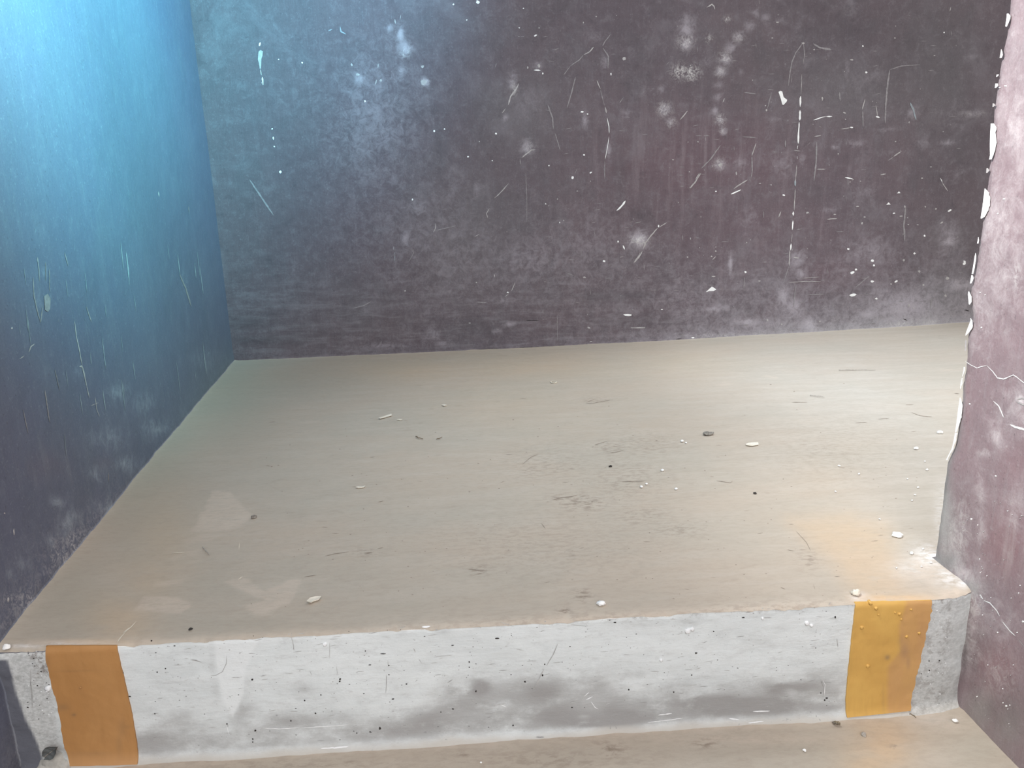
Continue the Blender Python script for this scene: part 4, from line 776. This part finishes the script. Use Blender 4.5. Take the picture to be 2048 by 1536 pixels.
leaf(on_riser(90, 1513, .012), on_riser(120, 1490, .010), .0095, 'dark grey withered leaf leaning on the foot of the riser beside the left wall', m_leafg, m_stone, nrm=(0, -1, .35), lift=.004)
leaf(ground(1665, 1446, True), ground(1680, 1455, True), .0045, 'small grey-brown withered leaf on the lower floor near the ochre band', m_leafb, m_stone, lift=.003)
crumb('stone_chip', 1416, 869, 19, 'flat grey-brown stone chip on the middle right of the landing', 'stone', m_stone, .45, .8, seed=1)
crumb('stone_chip', 508, 1035, 10, 'small dark stone chip on the left of the landing by the pale patch', 'stone', m_stone, .7, .8, rot=.5, seed=3)
crumb('stone_chip', 1727, 1470, 9, 'small beige stone chip on the lower floor below the ochre band', 'stone', m_straw, .7, .9, low=True, seed=5)
crumb('plaster_lump', 1712, 1188, 15, 'cream lump of plaster stuck on the landing edge above the ochre band', 'plaster lump', m_cream, .8, .9, seed=4, lobes=2)
crumb('plaster_lump', 1763, 1424, 9, 'small cream lump of plaster at the foot of the ochre band', 'plaster lump', m_cream, .8, .9, low=True, seed=2)
crumb('plaster_crumb', 1795, 1072, 17, 'largest white plaster crumb, on the right of the landing beside the peach stain', 'plaster crumb', m_crumb, .6, .8, rot=-.4, seed=6)
crumb('plaster_crumb', 1202, 1209, 15, 'white lumpy plaster crumb near the front edge, middle of the landing', 'plaster crumb', m_crumb, .7, .8, seed=8, lobes=2)
crumb('plaster_crumb', 13, 1296, 11, 'white plaster crumb in the left front corner of the landing against the wall', 'plaster crumb', m_crumb, .9, .8, seed=10, lift=.0)
crumb('plaster_crumb', 1364, 883, 6, 'white plaster crumb just below left of the grey-brown stone chip, larger of two', 'plaster crumb', m_crumb, .8, .9, seed=12)
crumb('plaster_crumb', 1372, 886, 4, 'tiny white plaster crumb below the stone chip, smaller of two', 'plaster crumb', m_crumb, .8, .9, seed=14)
crumb('plaster_crumb', 1325, 941, 7, 'white plaster crumb alone on the centre right, above the close pair', 'plaster crumb', m_crumb, .7, .9, seed=16)
crumb('plaster_crumb', 1283, 974, 6, 'white plaster crumb of the close pair in mid landing, left one', 'plaster crumb', m_crumb, .7, .9, seed=18)
crumb('plaster_crumb', 1293, 968, 5, 'white plaster crumb of the close pair in mid landing, right one', 'plaster crumb', m_crumb, .7, .9, seed=20)
crumb('plaster_crumb', 1352, 978, 6, 'white plaster crumb in mid landing, just right of the close pair', 'plaster crumb', m_crumb, .6, .9, seed=22)
crumb('plaster_crumb', 1823, 1107, 7, 'white plaster crumb lying below the largest crumb, near the wall corner', 'plaster crumb', m_crumb, .7, .8, seed=24, rot=.7)
crumb('plaster_crumb', 1910, 1442, 8, 'white plaster crumb on the lower floor against the right wall', 'plaster crumb', m_crumb, .7, .8, low=True, seed=26, rot=-.5)
crumb('plaster_crumb', 1609, 1501, 6, 'pale plaster crumb on the lower floor at the bottom edge of the view', 'plaster crumb', m_crumb, .7, .9, low=True, seed=28)
crumb('plaster_crumb', 962, 1525, 4, 'tiny pale plaster crumb on the lower floor below the middle of the riser', 'plaster crumb', m_crumb, .7, .9, low=True, seed=30)
for i, (x, y, w) in enumerate([(1880,866,10),(1832,898,9),(1678,932,5),(1718,948,5),(1854,940,6),(1836,975,5),(1815,958,4),(1830,990,4),(1824,1001,4),(1671,983,4),(1759,1038,4),(1793,1136,4),(1850,923,4),(1862,1125,5),(1843,1133,4),(1846,1098,5)]):
    crumb('plaster_crumb', x, y, w, 'tiny white plaster crumb scattered on the pale right part of the landing', 'plaster crumb', m_crumb, .6, .6, seed=40 + 2*i, group='scattered plaster crumbs by the right wall', rot=rng.uniform(0, 3))
flake('paint_flake', [(613,1206),(620,1198),(632,1195),(643,1196),(638,1201),(628,1203),(622,1208)], 'curled cream paint flake lying on the left front of the landing', 'paint flake', m_cream, curl=.5)
flake('paint_flake', [(1491,890),(1497,887),(1516,887),(1517,891),(1504,893),(1493,892)], 'cream paint flake right of the grey-brown stone chip', 'paint flake', m_cream)
flake('paint_flake', [(711,976),(716,974),(724,974),(731,973),(728,976),(716,977)], 'thin cream paint flake on the left of the landing above the dark chip', 'paint flake', m_cream)
flake('paint_flake', [(757,838),(769,833),(783,830),(784,832),(772,835),(760,839)], 'longest cream paint flake on the back left of the landing', 'paint flake', m_cream)
flake('paint_flake', [(793,840),(800,839),(805,840),(800,841)], 'short cream paint flake beside the longest flake, back left', 'paint flake', m_cream)
flake('paint_flake', [(883,811),(889,810),(894,811),(888,813)], 'small cream paint flake alone on the back left of the landing', 'paint flake', m_cream)
# pale ring left lying on the landing
def ring(px, py, rx, ry):
    c = ground(px, py); s = scale_at(px, py, False); a = rx*s; b = ry*s*(c[1]/CAM[2])*1.0; n = 28; k = 8; V = []; Fc = []; t_ = .0017
    for i in range(n):
        th = 2*math.pi*i/n; q = 1 + .1*math.sin(3*th+1)
        for j in range(k):
            ph = 2*math.pi*j/k; r_ = t_*math.cos(ph); V.append(((a*q + r_)*math.cos(th), (b*q + r_)*math.sin(th), t_*.6*(1+math.sin(ph))))
    for i in range(n):
        for j in range(k): Fc.append([i*k+j, ((i+1) % n)*k+j, ((i+1) % n)*k+(j+1) % k, i*k+(j+1) % k])
    me = bpy.data.meshes.new('plastic_ring'); me.from_pydata(V, [], Fc); me.polygons.foreach_set('use_smooth', [True]*len(Fc)); me.update()
    o = new_obj('pale_ring', me, m_pale); o.location = c; tag(o, 'small flattened cream ring lying near the back wall on the landing', 'ring')
ring(1107, 765, 5.5, 1.7)
twig('straw_stalk', [(1678,741),(1715,740.5),(1751,741)], 1.3, 'longest thin grey stalk on the pale back right of the landing', 'stalk', m_straw)
twig('straw_stalk', [(1620,791.5),(1635,793),(1649,795)], 1.6, 'short grey stalk in front of the longest stalk, back right', 'stalk', m_straw)
twig('twig', [(832,874),(837,877),(846,879)], 2.2, 'tiny dark bent twig on the left middle of the landing, left of two', 'twig', m_twig)
twig('twig', [(873,879),(879,878),(884,875)], 1.8, 'tiny dark twig on the left middle of the landing, right of two', 'twig', m_twig)
twig('twig', [(405,1095),(412,1103),(419,1110)], 2.0, 'grey twig lying in the left front of the landing by the pale patches', 'twig', m_straw)
twig('twig', [(1819,1429),(1826,1432),(1832,1437)], 2.4, 'dark twig on the lower floor at the right foot of the riser', 'twig', m_twig)
crumb('seed', 1510, 987, 6, 'black seed on the middle right of the landing', 'seed', m_seed, .7, .5, rot=-.5, seed=60)
crumb('seed', 1221, 933, 8, 'black-brown seed husk in the centre of the landing', 'seed', m_seed, .5, .5, seed=62)
crumb('seed', 1581, 1434, 6, 'black seed at the foot of the riser left of the ochre band', 'seed', m_seed, .9, .6, low=True, seed=64, rot=1.2)
crumb('seed', 381, 1259, 7, 'dark seed on the front edge of the landing right of the orange band', 'seed', m_seed, .7, .5, seed=66, rot=.6)
crumb('seed', 574, 1497, 6, 'black seed at the foot of the riser right of the brownish orange band', 'seed', m_seed, .9, .6, low=True, seed=68, rot=.8)

# ------------------------------------------------------------------ LIGHT
sc = bpy.context.scene
def area(name, loc, target, sx, sy, power, col):
    l = bpy.data.lights.new(name, 'AREA'); l.shape = 'RECTANGLE'; l.size = sx; l.size_y = sy; l.energy = power; l.color = col
    o = bpy.data.objects.new(name, l); C.objects.link(o); o.location = loc
    o.rotation_euler = (Vector(target) - Vector(loc)).to_track_quat('-Z', 'Y').to_euler(); return o
def spot(name, loc, target, ang, power, col, blend=1.0, rad=.1):
    l = bpy.data.lights.new(name, 'SPOT'); l.spot_size = math.radians(ang); l.spot_blend = blend; l.energy = power; l.color = col; l.shadow_soft_size = rad
    o = bpy.data.objects.new(name, l); C.objects.link(o); o.location = loc
    o.rotation_euler = (Vector(target) - Vector(loc)).to_track_quat('-Z', 'Y').to_euler(); return o
LP = {'world': (1.165, 1.165, 1.165), 'front': (54, 54, 55.5), 'pier': (82, 81, 80), 'blue': (26, 300, 350), 'blueb': (108, 40, 35), 'bluec': (52, 165, 240), 'rs': (95, 107, 118), 'flb': (148, 168, 187)}
#LP_OVERRIDE
w = bpy.data.worlds.new('world'); sc.world = w; w.use_nodes = True
bg = w.node_tree.nodes['Background']; bg.inputs[0].default_value = tuple(LP['world']) + (1,); bg.inputs[1].default_value = 1.0
def pc(k):
    p = LP[k]; mx = max(max(p), 1e-6); return mx, tuple(c / mx for c in p)
def lit(k, fn, name, *a, **kw):
    p, c_ = pc(k)
    if p > 1e-4: fn(name, *a, p, c_, **kw)
lit('front', area, 'front_fill_area', (.3, -1.2, 1.5), (.2, 1.6, 0), 1.6, 1.2)  # added fill from behind the camera, no entrance known there
lit('pier', spot, 'right_wall_fill_spot', (-.1, .70, 1.12), (XP, .87, .58), 76, rad=.10)  # added spot to brighten the right wall, without a real source
lit('blue', spot, 'left_wall_blue_fill', (.27, 1.05, 1.30), (-.75, 1.45, 1.20), 98, rad=.12)  # added spot washing the left wall blue, stands in for lens flare
lit('blueb', spot, 'left_wall_red_fill', (.25, .75, 1.4), (-.66, 1.12, 1.15), 64, rad=.10)  # added reddish spot, softens the blue high on the left wall
lit('bluec', spot, 'back_corner_blue_fill', (.2, 1.3, 1.7), (-.78, 2.5, 1.30), 78, rad=.12)  # added blue spot, carries the flare tint into the back corner
lit('flb', spot, 'back_right_fill_spot', (1.45, 1.85, 2.2), (1.30, 2.12, 0), 48, rad=.2)  # added spot to lift the floor at the back right, no source seen
lit('rs', spot, 'landing_fill_spot', (.75, 1.75, 2.3), (.52, 1.68, 0), 52, rad=.2)  # added overhead spot to brighten the landing, no opening seen above
sc.view_settings.view_transform = 'Standard'; sc.view_settings.look = 'None'; sc.view_settings.exposure = 0; sc.view_settings.gamma = 1; sc.view_settings.use_curve_mapping = False
